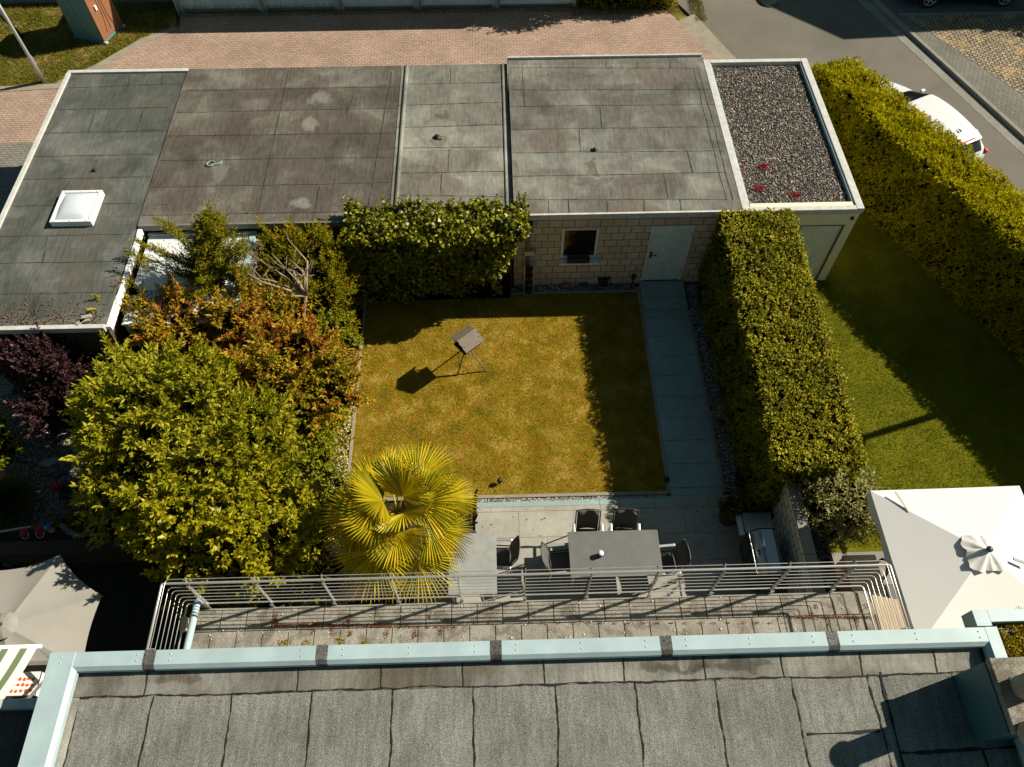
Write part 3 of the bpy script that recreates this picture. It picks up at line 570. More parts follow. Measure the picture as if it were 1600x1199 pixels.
# canopy between garage 1 and 2
cn=thing('canopy_roof','low white sheet canopy tucked between the long left garage and the conifers','canopy',(-7.0,11.8,0))
b=MB(); b.box(-8.24,-5.86,10.3,12.90,2.20,2.235); 
b.build('sheet',M['canopy_pane'],cn)
b=MB(); b.box(-8.25,-5.72,12.905,12.98,2.14,2.30); b.box(-5.855,-5.72,10.3,12.90,2.14,2.27); b.box(-5.718,-5.60,10.2,12.90,1.7,2.2,1)
for y in (11.2,12.1): b.box(-8.24,-5.86,y,y+.05,2.236,2.25)
b.build('frame',[M['alu_cap'],M['rust']],cn,bevel=.004)
b=MB()
for x in (-8.2,-5.8): b.box(x-.04,x+.04,10.35,10.43,-.1,2.2)
b.build('post',M['alu_cap'],cn)
# small things on the garage roofs
c=at(330,257,2.53); b=MB(); b.tube([(c.x+.09*math.cos(a)*(1+.2*math.sin(a*2)),c.y+.09*math.sin(a),2.56) for a in np.linspace(.6,6.0,26)]+[(c.x+.18,c.y-.03,2.56),(c.x+.25,c.y+.02,2.56),(c.x+.26,c.y+.07,2.56)],.014,6)
tag(b.build('hose_piece',M['hose']),'short curled piece of pale hose lying on the dark brown garage roof','hose')
for i,(px,py,a) in enumerate([(135,495,.2),(132,501,.35),(126,503,.9)]):
    p=at(px,py,2.55+.03*(i==0)); b=MB(); b.obox((p.x,p.y,p.z),(.20,.09,.035),Matrix.Rotation(a,3,'Z')); tag(b.build('clay_tile',M['clay'],bevel=.006),['pale clay tile lying on top of the tile pile on the left garage','pale clay tile underneath the tile pile on the left garage','broken clay tile slipped off the tile pile on the left garage'][i],'tile','old tiles piled on the long left garage roof')
q=lambda n: np.stack([rng.uniform(-11.2,-8.5,n),10.05+np.abs(rng.normal(0,.35,n)),np.full(n,2.515)],1)
P=q(420); stuff('leaf_litter',leaf_geo(P,np.stack([rng.normal(0,1,420),rng.normal(0,1,420),rng.uniform(.0,.15,420)],1),.05,.03),L_['moss'])
def sedum(pts,mat,name='sedum_patch',L=.03,n=60):
    gs=[]
    for (x,y,z,rx,ry) in pts:
        k=max(8,int(n*rx*ry/.01)); P=np.stack([rng.normal(x,rx*.5,k),rng.normal(y,ry*.5,k),np.full(k,z)+rng.uniform(0,.02,k)],1)
        gs.append(leaf_geo(P,unit(rng.normal(0,.6,(k,3))+np.array([0,0,.8])),L,L*.55))
    return stuff(name,join_geo(gs),mat)
sd=[]
for px,py,r_ in [(1155,268,.10),(1193,262,.13),(1186,295,.13),(1157,298,.08),(1243,306,.12),(1240,322,.06),(1160,312,.08)]:
    p=at(px,py,2.51); sd.append((p.x,p.y,2.52,r_,r_*.9))
sedum(sd,L_['sedumr'],'red_sedum',.04,120)

# wall furniture of garage 4
hp=thing('downpipe','grey rain hopper and downpipe at the left end of the pale brick wall','downpipe',(.74,12.95,0))
b=MB(); b.box(.62,.86,12.86,13.05,2.16,2.22); b.box(.63,.66,12.87,13.04,2.22,2.36); b.box(.82,.85,12.87,13.04,2.22,2.36); b.box(.66,.82,12.87,12.9,2.22,2.36); b.box(.66,.82,13.01,13.04,2.22,2.36); b.build('hopper',M['grey_trim'],hp,bevel=.006)
b=MB(); b.tube([(.74,12.96,2.17),(.74,12.98,1.9),(.74,13.0,.1)],.045,10); b.build('pipe',M['grey_trim'],hp)
b=MB(); b.box(.66,.90,12.90,12.98,1.30,1.44); b.tube([(.92,12.94,1.37),(.95,12.9,1.34)],.03,8); b.build('water_tap_box',M['alu'],hp,bevel=.01)
pt=thing('planter_tower','narrow vertical planter tower of stacked dark pots leaning on the pale brick wall','planter',(.78,12.86,0))
b=MB(); b.box(.645,.665,12.70,12.80,0,1.15); b.box(.885,.905,12.70,12.80,0,1.15); b.box(.665,.885,12.70,12.80,0.0,.03); b.build('frame',M['alu'],pt)
for i in range(4):
    b=MB(); b.lathe([(.06,0),(.095,.16),(.105,.165),(.09,.165),(.085,.13)],(.775,12.74,.08+i*.26),14); po=b.build('pot',M['pot_black'],pt)
    P=np.stack([rng.normal(.775,.05,60),rng.normal(12.74,.05,60),np.full(60,.2+i*.26)],1); np_mesh('herb',*leaf_geo(P,rng.normal(0,.5,(60,3))+np.array([0,0,1]),.06,.025),L_['boxwood'],po)
wb=thing('window_box','dark flower box on the white sill under the garage window','planter',(2.02,12.98,wz0))
b=MB(); b.box(1.74,2.30,12.90,13.04,wz0,wz0+.16); b.build('box',M['pot_black'],wb,bevel=.01)
P=np.stack([rng.uniform(1.78,2.26,60),rng.uniform(12.93,13.02,60),np.full(60,wz0+.15)],1); np_mesh('plants',*leaf_geo(P,rng.normal(0,.6,(60,3))+np.array([0,0,1]),.06,.03),L_['sedum'],wb)

def pot(px,py,r,h,label,mat=None,z=0.,group=None,fill='soil',sy=1.):
    p=at(px,py,z); t=thing('plant_pot',label,'plant pot',(p.x,p.y,z),group); b=MB()
    b.lathe([(r*.7,0),(r*.95,h*.9),(r*1.05,h*.9),(r*1.05,h),(r*.9,h),(r*.86,h*.86)],(p.x,p.y,z),22); b.build('pot',mat or M['pot_black'],t)
    b=MB(); b.lathe([(r*.87,h*.84),(.01,h*.87)],(p.x,p.y,z),16); b.build('soil',M['soil'],t); return t
pot(942,444,.16,.30,'round dark pot against the pale brick wall between window and door')
GP='pots along the hedge gravel'
pot(1097,470,.20,.42,'large black pot on the gravel at the garage end, beside the white door',M['pot_black'],group=GP)
pot(1112,548,.17,.26,'small reddish brown pot on the gravel, second from the garage',M['pot_brown'],group=GP)
pot(1131,655,.18,.34,'black pot with a leafy green plant beside the tiled path',M['pot_black'],group=GP)
pot(1157,755,.20,.36,'black rimmed pot under the near end of the clipped hedge',M['pot_black'],group=GP)
pot(1187,812,.19,.5,'tall black pot between the grill and the clipped hedge',M['pot_black'],group=GP)
# stone ornaments by the wall
sn=thing('stone_ornament','small terracotta and stone ornaments lying in the gravel below the garage window','ornament',(at(905,446).x,at(905,446).y,0))
for i,(px,py,rx,ry,rz,mt) in enumerate([(884,448,.16,.07,.08,'terracotta'),(893,444,.09,.05,.06,'clay'),(902,443,.06,.05,.07,'clay'),(911,445,.13,.07,.05,'slate')]):
    p=at(px,py); b=MB(); blob(b,(p.x,p.y-.03,rz*.8),(rx,ry,rz),seed=i,seg=(10,7)); b.build('stone',M[mt],sn)
def garden_light(px,py,h,label,r=.055,shade=.07):
    p=at(px,py); t=thing('garden_light',label,'garden light',(p.x,p.y,0),'small garden lights around the lawn'); b=MB()
    b.tube([(p.x,p.y,-.05),(p.x,p.y,h)],.014,8); b.build('stake',M['black'],t); b=MB(); b.lathe([(r*.6,h),(r,h+.02),(r,h+shade),(r*1.15,h+shade),(r*.7,h+shade+.035),(.005,h+shade+.045)],(p.x,p.y,0),14); b.build('lamp_head',M['black'],t)
garden_light(781,756,.10,'small round garden light at the sunny near edge of the lawn')
garden_light(1040,755,.13,'small garden light at the shaded corner where lawn meets path')
garden_light(986,452,.42,'black garden light on a stake beside the white garage door',.06,.12)

# ================================================================== behind: rear garage row, wall, toilet, lamp
RG='rear garages across the block paving'
bx=[-11.08,-8.15,-5.42,-2.63,.14,2.98]
rl=['ribbed pale blue garage door with dark dirt at its foot, leftmost of the rear row','ribbed pale blue garage door with dark dirt, second from left in the rear row',
 'panelled pale blue garage door in the middle of the rear row','panelled pale blue garage door, fourth from left in the rear row','panelled pale blue garage door beside the hedge, right end of the rear row']
for i in range(5):
    x0,x1=bx[i],bx[i+1]; t=thing('garage',rl[i],'garage',((x0+x1)/2,28.5,0),RG)
    b=MB(); b.box(x0+.002,x0+.14,25.9,26.1,-.16,2.3); b.box(x1-.14,x1-.002,25.9,26.1,-.16,2.3); b.box(x0+.002,x1-.002,25.9,26.1,2.3,3.15); b.box(x0+.002,x1-.002,26.101,32,-.16,3.1); b.build('wall',M['render_white'],t)
    b=MB(); b.box(x0+.001,x1-.001,25.82,32.1,3.151,3.3); b.build('roof',M['felt_mid'],t)
    b=MB(); b.box(x0+.14,x1-.14,25.97,26.03,.03,2.3)
    if i>=2:
        n=5; w_=(x1-x0-.28)/n
        for k in range(n):
            for j in range(4):
                a0=x0+.14+k*w_; z0=.06+j*.56; b.box(a0+.05,a0+w_-.05,25.955,25.968,z0+.05,z0+.50); b.box(a0+.13,a0+w_-.13,25.944,25.954,z0+.13,z0+.42)
    d=b.build('door',M['door_blue'] if i<2 else M['door_panel'],t,bevel=.004)
    b=MB(); b.box(x0+.0,x0+.06,25.80,25.89,-.16,2.3); b.tube([(x0+.10,25.83,-.1),(x0+.10,25.83,2.6)],.035,8); b.build('post',M['alu_cap'],t)
gw=thing('garden_wall','low grey wall behind the portable toilet','wall',(-20,26.7,0))
b=MB(); b.box(-34,-11.10,26.58,26.78,-.16,.75); b.build('wall',M['render_grey'],gw); b=MB(); b.box(-34,-11.09,26.54,26.82,.752,.82); b.build('coping',M['concrete'],gw)

tl=thing('portable_toilet','teal portable toilet with brown front door standing on the verge','toilet',(0,0,0))
Wd,Dp,Ht=1.08,1.15,2.3
b=MB(); b.box(-Dp/2,Dp/2,-Wd/2,Wd/2,.08,Ht-.1)
for y in (-Wd/2-.012,Wd/2+.001):
    for x in (-.42,-.14,.14,.42): b.box(x-.09,x+.09,y,y+.011,.25,2.0)
b.build('cabin',M['toilet_teal'],tl,bevel=.015,local=True)
b=MB(); b.box(-Dp/2-.04,Dp/2+.04,-Wd/2-.04,Wd/2+.04,0,.08); b.build('base',M['toilet_teal'],tl,bevel=.01,local=True)
b=MB(); b.add([(-Dp/2-.03,-Wd/2-.03,Ht-.098),(Dp/2+.03,-Wd/2-.03,Ht-.098),(Dp/2+.03,Wd/2+.03,Ht-.098),(-Dp/2-.03,Wd/2+.03,Ht-.098),(-Dp/2+.2,-Wd/2+.2,Ht+.12),(Dp/2-.2,-Wd/2+.2,Ht+.12),(Dp/2-.2,Wd/2-.2,Ht+.12),(-Dp/2+.2,Wd/2-.2,Ht+.12)],[(0,3,2,1),(4,5,6,7),(0,1,5,4),(1,2,6,5),(2,3,7,6),(3,0,4,7)]); b.build('roof',M['canopy_pane'],tl,bevel=.02,local=True)
b=MB(); b.box(Dp/2+.001,Dp/2+.04,-Wd/2,-Wd/2+.16,.1,2.15); b.box(Dp/2+.001,Dp/2+.04,Wd/2-.10,Wd/2,.1,2.15); b.box(Dp/2+.001,Dp/2+.04,-Wd/2+.161,Wd/2-.101,2.02,2.15)
b.build('door_frame',M['toilet_brown'],tl,bevel=.008,local=True)
b=MB(); b.box(Dp/2+.002,Dp/2+.025,-Wd/2+.17,Wd/2-.11,.1,2.01); 
for yy in (-.22,.0,.2):
    b.bar((Dp/2+.03,yy,.25),(Dp/2+.03,yy*.5,.75),.02,.03,up=(1,0,0)); b.bar((Dp/2+.03,yy*.5,.75),(Dp/2+.03,yy*.5,1.5),.02,.03,up=(1,0,0)); b.bar((Dp/2+.03,yy*.5,1.5),(Dp/2+.03,yy,1.9),.02,.03,up=(1,0,0))
dd=b.build('door',M['toilet_brown'],tl,bevel=.006,local=True)
b=MB(); b.box(Dp/2+.026,Dp/2+.07,-.30,-.22,1.05,1.2); b.build('latch',M['white_paint'],dd,local=True)
for y in (-Wd/2+.03,Wd/2-.03):
    b=MB(); b.box(Dp/2+.0,Dp/2+.12,y-.06,y+.06,.0,.06); b.build('foot',M['white_trim'],tl,bevel=.01,local=True)
tl.location=(-13.54,24.75,0); tl.rotation_euler=(0,0,R(-19))

lp=thing('street_lamp','galvanised grey lamp post on the dry verge left of the garages','street lamp',(-14.60,22.03,0))
b=MB(); b.tube([(-14.6,22.03,-.1),(-14.6,22.03,.9),(-14.6,22.03,.95),(-14.6,22.03,5.2)],[.075,.075,.055,.045],12); b.build('pole',M['grey_trim'] if 0 else M['alu'],lp)
b=MB(); b.lathe([(.05,5.2),(.25,5.3),(.28,5.45),(.1,5.6)],(-14.6,22.03,0),16); b.build('lamp_head',M['white_trim'],lp)
l2=_e('street_lamp',(14.6,10.13,-.1)); put(l2); tag(l2,'grey lamp post outside the right edge, beside the golden hedge','street lamp')
b=MB(); b.tube([(14.6,10.13,-.15),(14.6,10.13,5.2)],[.10,.08],12); b.build('pole',M['alu'],l2)
b=MB(); b.lathe([(.05,5.2),(.25,5.3),(.28,5.45),(.1,5.6)],(14.6,10.13,0),16); b.build('lamp_head',M['white_trim'],l2)
mh=at(1200,2,-.1); b=MB(); b.lathe([(.42,0),(.42,.012),(.0,.012)],(mh.x,mh.y,-.1),30); m_=b.build('manhole_cover',M['slate']); tag(m_,'round manhole cover with pale centre in the road','manhole cover'); 
b=MB(); b.lathe([(.27,.013),(.27,.02),(0,.02)],(mh.x,mh.y,-.1),26); b.build('centre',M['concrete'],m_)

# house across the street (outside the frame: it casts the shadow on the road)
hs=thing('house','house across the street beyond the upper right corner','house',(22,30,0))
A=(20.5,26.5); fp=[A,(17.3,29.6),(24,36.5),(30,30),(27,26.9)]
b=MB(); b.prism(fp,-.1,6.6); b.build('wall',M['render_white'],hs); b=MB(); b.prism([(20.5,26.3),(17.05,29.6),(24,36.8),(30.3,30),(27.1,26.7)],6.602,6.85); b.build('roof',M['felt_brown'],hs)

# ================================================================== vegetation builders
def in_ell(P,c,r,k): return (((P-np.array(c))/np.array(r))**2).sum(1)<k*k
def crown_geo(ells,nb,br,tw,k,L,W,twig=.15,spread=1.,up=.35,zmin=-.35,blobflat=.8,rag=.12,sprigs=0,**kw):
    vol=np.array([e[1][0]*e[1][1]+e[1][0]*e[1][2] for e in ells]); vol=vol/vol.sum(); C=[];O=[]
    for (c,r),wt in zip(ells,vol):
        n=int(nb*wt*2.2)+3; D=unit(rng.normal(0,1,(n,3))); D=D[D[:,2]>zmin]; P=np.array(c)+D*np.array(r)*rng.uniform(.74,.98,(len(D),1))
        keep=np.ones(len(P),bool)
        for e in ells:
            if e[0] is not c: keep&=~in_ell(P,e[0],e[1],.78)
        keep&=P[:,2]>.1
        P=P[keep];D=D[keep]; m=int(nb*wt)+2; C.append(P[:m]);O.append(D[:m])
    C=np.concatenate(C);O=np.concatenate(O); n=len(C)
    rb=br*rng.uniform(.6,1.35,n); T=np.repeat(C,tw,0); Ob=np.repeat(O,tw,0); d=unit(rng.normal(0,1,(n*tw,3))+Ob*.9+np.array([0,0,up]))
    rr=np.repeat(rb,tw)[:,None]*rng.uniform(.55,1.+rag*2,(n*tw,1)); T=T+d*rr*np.array([1,1,blobflat])
    D=unit(d+Ob*.5+np.array([0,0,up])+rng.normal(0,.25,(n*tw,3)))
    for c,r in ells:
        n2=int(120*(r[0]*r[1]+r[0]*r[2])*(.11/L)**1.2); d2=unit(rng.normal(0,1,(n2,3))); d2[:,2]=np.abs(d2[:,2])*np.where(rng.uniform(0,1,n2)<.8,1,-1); T=np.concatenate([T,np.array(c)+d2*np.array(r)*rng.uniform(.72,.84,(n2,1))]); D=np.concatenate([D,unit(d2+rng.normal(0,.4,(n2,3)))])
    if sprigs:
        idx=rng.integers(0,n,sprigs); sd_=unit(O[idx]+rng.normal(0,.45,(sprigs,3))+np.array([0,0,up])); ln_=rng.uniform(.25,.62,(sprigs,1)); m_=7
        t_=np.tile(np.linspace(.35,1,m_),sprigs)[:,None]; T=np.concatenate([T,np.repeat(C[idx],m_,0)+np.repeat(sd_*(ln_+rb[idx][:,None]*.5),m_,0)*t_]); D=np.concatenate([D,np.repeat(sd_,m_,0)])
    ok=T[:,2]>.03
    return rosettes(T[ok],D[ok],k,L,W,twig,spread,**kw),C,rb
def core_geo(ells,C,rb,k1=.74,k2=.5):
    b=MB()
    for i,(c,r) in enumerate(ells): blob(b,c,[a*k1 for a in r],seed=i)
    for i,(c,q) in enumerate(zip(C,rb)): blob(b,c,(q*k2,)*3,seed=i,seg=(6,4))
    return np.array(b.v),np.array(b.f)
def plant(name,label,cat,ells,mat,stems,group=None,crown='crown',base=None,kcore=(.74,.5),**kw):
    """stems: list of (polyline, radii)"""
    base=base or stems[0][0][0]; t=thing(name,label,cat,(base[0],base[1],0),group)
    (V,Fq),C,rb=crown_geo(ells,**{k:v for k,v in kw.items()})
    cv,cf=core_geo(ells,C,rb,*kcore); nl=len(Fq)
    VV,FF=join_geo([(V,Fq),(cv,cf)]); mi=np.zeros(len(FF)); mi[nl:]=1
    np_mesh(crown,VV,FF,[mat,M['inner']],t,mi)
    b=MB()
    for pl,r in stems: b.tube(pl,r,8)
    # limbs from the last stem points to some of the leaf clumps
    for i in range(0,len(C),max(1,len(C)//9)):
        s=stems[i%len(stems)][0][-1]; c=C[i]; m=((s[0]+c[0])/2+random.uniform(-.1,.1),(s[1]+c[1])/2+random.uniform(-.1,.1),(s[2]*.4+c[2]*.6)); b.tube([s,m,tuple(c)],[.035,.025,.01],6)
    b.build('trunk',M['bark'],t); return t
def hedge(name,label,cat,top,mat,dens,L,W,spread=1.,k=4,inset=.13,bumpy=.07,z0=0.,sides=(1,1,1,1),group=None,rise=.0,twig=.06,**kw):
    """top: 4 corners (x,y,z) of the clipped top, ccw; leaves over top and sides, an added opaque dark core that keeps the cast shadow crisp"""
    T=np.array(top,float); cxy=T.mean(0); t=thing(name,label,cat,(cxy[0],cxy[1],z0),group)
    gs=[];
    def patch(p00,p10,p11,p01,nrm,dn):
        ar=.5*np.linalg.norm(np.cross(p10-p00,p01-p00))+.5*np.linalg.norm(np.cross(p10-p11,p01-p11)); n=int(ar*dn)
        u,v=rng.uniform(0,1,(n,1)),rng.uniform(0,1,(n,1)); P=(p00*(1-u)+p10*u)*(1-v)+(p01*(1-u)+p11*u)*v
        wv=np.sin(P[:,:1]*2.3+P[:,1:2]*3.1)*np.sin(P[:,1:2]*4.7+P[:,2:]*2.9+1)+.6*np.sin(P[:,:1]*9+P[:,2:]*8)*np.sin(P[:,1:2]*10.)
        P=P+nrm*(wv*bumpy+rng.normal(0,bumpy*.55,(n,1))); D=unit(nrm+np.array([0,0,.35+rise])+rng.normal(0,.5,(n,3))); gs.append(rosettes(P,D,k,L,W,twig,spread,**kw))
    B=T.copy(); B[:,2]=z0
    patch(T[0],T[1],T[2],T[3],np.array([0,0,1.]),dens)
    for i in range(4):
        if not sides[i]: continue
        a,c=i,(i+1)%4; e=T[c]-T[a]; nn=np.array([e[1],-e[0],0]); nn/=np.linalg.norm(nn); patch(B[a],B[c],T[c],T[a],nn,dens*sides[i])
    V,Fq=join_geo(gs); nl=len(Fq)
    ins=cxy+(T-cxy)*np.array([1,1,1]); 
    def inner(P):
        o=[]
        for i in range(4):
            p=P[i]; a=unit((P[(i+1)%4]-p)[None,:])[0]; c=unit((P[(i-1)%4]-p)[None,:])[0]; o.append(p+(a+c)*inset)
        return np.array(o)
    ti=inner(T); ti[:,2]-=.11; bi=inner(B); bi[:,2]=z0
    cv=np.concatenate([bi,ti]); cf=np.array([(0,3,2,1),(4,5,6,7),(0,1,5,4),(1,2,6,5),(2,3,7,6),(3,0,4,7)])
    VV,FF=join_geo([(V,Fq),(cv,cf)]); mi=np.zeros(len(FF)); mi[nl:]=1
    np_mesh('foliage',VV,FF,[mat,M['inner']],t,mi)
    b=MB(); n=int(np.linalg.norm(T[1]-T[0])+np.linalg.norm(T[2]-T[1]))
    c0=(T[0]+T[1])/2; c1=(T[2]+T[3])/2
    for i in range(max(3,n)):
        u=(i+.5)/max(3,n); p=c0*(1-u)+c1*u; b.tube([(p[0],p[1],z0-.05),(p[0]+random.uniform(-.1,.1),p[1],p[2]*.6),(p[0]+random.uniform(-.2,.2),p[1]+random.uniform(-.2,.2),p[2]-inset-.02)],[.04,.03,.015],6)
    b.build('stems',M['bark'],t); return t

# ================================================================== hedges
hedge('clipped_hedge','tall clipped broadleaf hedge running from garage to patio right of the tiled path','hedge',[(5.30,6.45,2.40),(7.0,6.45,2.40),(6.9,12.92,2.70),(5.22,12.92,2.70)],L_['hedgeA'],430,.050,.034,k=5,bumpy=.045,twig=.06,sides=(.9,.6,.3,.6),spread=1.2,inset=.035)
hedge('cypress_hedge','long golden green cypress hedge along the street, top brightly lit','hedge',[(15.35,5.0,2.35),(17.0,5.0,2.35),(10.12,19.0,2.45),(8.9,18.7,2.45)],L_['hedgeB'],430,.095,.030,k=4,bumpy=.055,twig=.07,sides=(.2,.35,.6,.8),spread=.8,rise=.2,inset=.06)
hedge('hornbeam_hedge','short dark green hedge at the right end of the rear garages','hedge',[(3.1,25.75,1.5),(6.3,25.62,1.5),(6.4,27.2,1.6),(3.1,27.2,1.6)],L_['yew'],170,.12,.05,k=4,bumpy=.12)
plant('tree','bushy tree above the hedge behind the rear garages, outside the frame','tree',[((4.6,27.0,3.1),(1.4,1.3,1.1))],L_['privet'],[([(4.6,27.0,-.1),(4.6,27.0,2.2)],[.1,.07])],nb=26,br=.38,tw=22,k=4,L=.14,W=.08)
plant('tree','broad tree across the street, outside the frame','tree',[((24.4,26.9,4.2),(1.9,1.5,1.6)),((26.6,27.4,4.0),(1.8,1.5,1.5))],L_['privet'],[([(25,27.0,-.1),(25,27.0,2.6)],[.16,.11])],nb=50,br=.45,tw=20,k=4,L=.2,W=.12)
plant('young_tree','slim young tree behind the lamp post at the upper left corner','tree',[((-17.0,23.4,3.3),(.85,.75,.8))],L_['privet'],[([(-16.05,24.5,-.1),(-16.3,24.2,1.4),(-16.8,23.6,2.6)],[.07,.055,.04])],nb=22,br=.26,tw=26,k=4,L=.11,W=.06)
# ivy over the garage wall
iv=thing('ivy','thick glossy ivy climbing over the garage wall and roof edge','ivy',(-1.5,12.9,0))
def ivy_geo():
    gs=[];n=2600
    x=rng.uniform(-3.55,.72,n); z=rng.uniform(.0,2.62,n)**1; z=2.7*(z/2.62)**.8; bul=.28+.42*np.sin(np.clip(z/2.7,0,1)*PI*.5)+.12*np.sin(x*3.1)*np.sin(z*3.7+x)
    ok=(x<.05+.35*np.clip(z-1.2,0,1))&(x>-3.2-.3*np.clip(z,0,1)); P=np.stack([x,13.0-bul+rng.normal(0,.05,n),z],1)[ok]
    gs.append(rosettes(P,unit(np.array([0,-.9,.5])+rng.normal(0,.5,P.shape)),4,.085,.085,.06,1.3))
    n=1500; x=rng.uniform(-3.5,.72,n); y=rng.uniform(12.2,13.25,n)-.0; tp=2.72+.10*np.sin(x*4)*np.cos(y*5)-.55*np.clip(12.6-y,0,1)**1.3+rng.normal(0,.05,n); P=np.stack([x,y,tp],1)
    gs.append(rosettes(P,unit(np.array([0,-.25,1.])+rng.normal(0,.5,P.shape)),5,.085,.08,.06,1.3))
    # shoots reaching up over the roof
    n=34; x=rng.uniform(-3.5,.8,n)
    for xi in x:
        k=7; t=np.linspace(0,1,k); h=random.uniform(.12,.42); P=np.stack([xi+np.cumsum(rng.normal(0,.015,k)),13.1+t*random.uniform(.0,.22),2.68+t*h],1); gs.append(rosettes(P,np.tile([0,.2,1.],(k,1)),4,.06,.05,.05,1.2))
    return join_geo(gs)
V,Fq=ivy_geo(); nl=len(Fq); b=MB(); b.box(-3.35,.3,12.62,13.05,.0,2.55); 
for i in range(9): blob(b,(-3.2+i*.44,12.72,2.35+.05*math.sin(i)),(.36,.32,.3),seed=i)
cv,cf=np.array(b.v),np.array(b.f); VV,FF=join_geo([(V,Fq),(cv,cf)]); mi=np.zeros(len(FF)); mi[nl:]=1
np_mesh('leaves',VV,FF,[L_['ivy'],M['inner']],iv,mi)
b=MB()
for i in range(7): x=-3.1+i*.52; b.tube([(x,12.97,-.05),(x+random.uniform(-.2,.2),12.95,1.2),(x+random.uniform(-.3,.3),12.85,2.5)],[.03,.025,.015],6)
b.build('stems',M['bark'],iv)

# ================================================================== trees left of the lawn
def E_(px,py,z,r): p=at(px,py,z); return ((p.x,p.y,z),r)
def stem_(*pp): return [([pp[0],pp[1]],[.1,.07])]
el=[E_(285,650,2.6,(1.3,1.15,1.25)),E_(225,690,2.2,(1.0,1.0,1.1)),E_(385,700,2.1,(.9,.9,1.05)),E_(330,755,2.4,(1.2,.95,1.15)),E_(200,780,1.9,(.65,.6,.8)),E_(190,610,2.0,(.6,.7,.7))]
b0=(el[0][0][0]-.1,el[0][0][1]-.2)
plant('laurel_tree','large bright green laurel with long upright leaves, biggest shrub left of the lawn','shrub',el,L_['laurel'],
 [([(b0[0],b0[1],-.1),(b0[0],b0[1],1.4)],[.12,.08]),([(b0[0],b0[1],-.1),(b0[0]-.8,b0[1]-.2,1.3)],[.08,.05]),([(b0[0],b0[1],-.1),(b0[0]+.8,b0[1]+.3,1.3)],[.08,.05])],
 nb=150,br=.27,tw=14,sprigs=110,k=11,L=.125,W=.040,twig=.22,spread=.85,up=.7,rag=.22)
el=[E_(385,850,2.2,(1.0,.72,1.25)),E_(300,845,2.3,(.75,.6,1.1)),E_(275,800,3.0,(.65,.5,.65)),E_(450,835,1.6,(.6,.7,.9)),E_(400,790,2.0,(.9,.7,1.05)),E_(350,905,1.2,(.9,.4,.9))]
b0=(el[0][0][0],el[0][0][1]-.1)
plant('cherry_laurel','yellow green cherry laurel with rounded glossy leaves, directly behind the balcony railing','shrub',el,L_['cherry'],
 [([(b0[0],b0[1],-.1),(b0[0],b0[1],.9)],[.08,.06]),([(b0[0],b0[1],-.1),(b0[0]+.5,b0[1],.8)],[.06,.04])],
 nb=85,br=.24,tw=14,sprigs=60,k=9,L=.105,W=.054,twig=.12,spread=1.1,up=.6,rag=.22)
plant('photinia','red and yellow leaved photinia shrub spreading in front of the white canopy','shrub',
 [E_(225,490,1.9,(.58,.5,.65)),E_(300,515,1.9,(.8,.6,.75)),E_(395,515,2.0,(.8,.7,.8)),E_(455,560,2.2,(.8,.8,.9)),E_(510,610,1.9,(.5,.75,.85)),E_(425,610,2.1,(.7,.7,.9)),E_(185,495,1.6,(.3,.3,.4))],L_['photinia'],
 [([(-6.2,9.6,-.1),(-6.2,9.7,1.0)],[.07,.05]),([(-6.1,9.6,-.1),(-5.2,9.4,1.1)],[.06,.04]),([(-6.3,9.6,-.1),(-7.4,10.1,1.1)],[.06,.04])],
 nb=135,br=.24,tw=15,sprigs=150,k=8,L=.09,W=.036,twig=.15,spread=1.,up=.7,rag=.32,kcore=(.6,.4))
plant('privet_shrub','dense green small leaved shrub along the left lawn border, above the palm','shrub',
 [((-4.2,8.6,1.0),(.72,1.5,1.3)),((-4.1,6.6,1.1),(.75,1.4,1.4)),((-3.95,5.2,.8),(.55,.8,1.0)),((-4.0,10.4,.9),(.6,1.4,1.3))],L_['privet'],
 [([(-4.2,7.6,-.1),(-4.2,7.6,.6)],[.06,.05]),([(-4.1,9.6,-.1),(-4.1,9.6,.6)],[.06,.05])],
 nb=100,br=.22,tw=26,sprigs=60,k=5,L=.06,W=.034,twig=.10,spread=1.,up=.5,rag=.2)
plant('mixed_conifer','bushy green and orange tinged conifer in the corner beside the ivy','conifer',
 [((-4.55,11.9,1.4),(.95,.85,1.25)),((-4.0,11.2,1.2),(.62,1.0,1.2)),((-5.0,12.4,1.5),(.7,.5,1.15)),((-4.1,12.4,1.5),(.65,.5,1.15))],L_['thuja'],
 [([(-4.5,11.8,-.1),(-4.5,11.8,1.2)],[.09,.06]),([(-4.2,11.4,-.1),(-4.1,11.2,1.2)],[.07,.05])],
 nb=85,br=.22,tw=22,sprigs=110,k=7,L=.085,W=.022,twig=.16,spread=.75,up=.8,rag=.35)
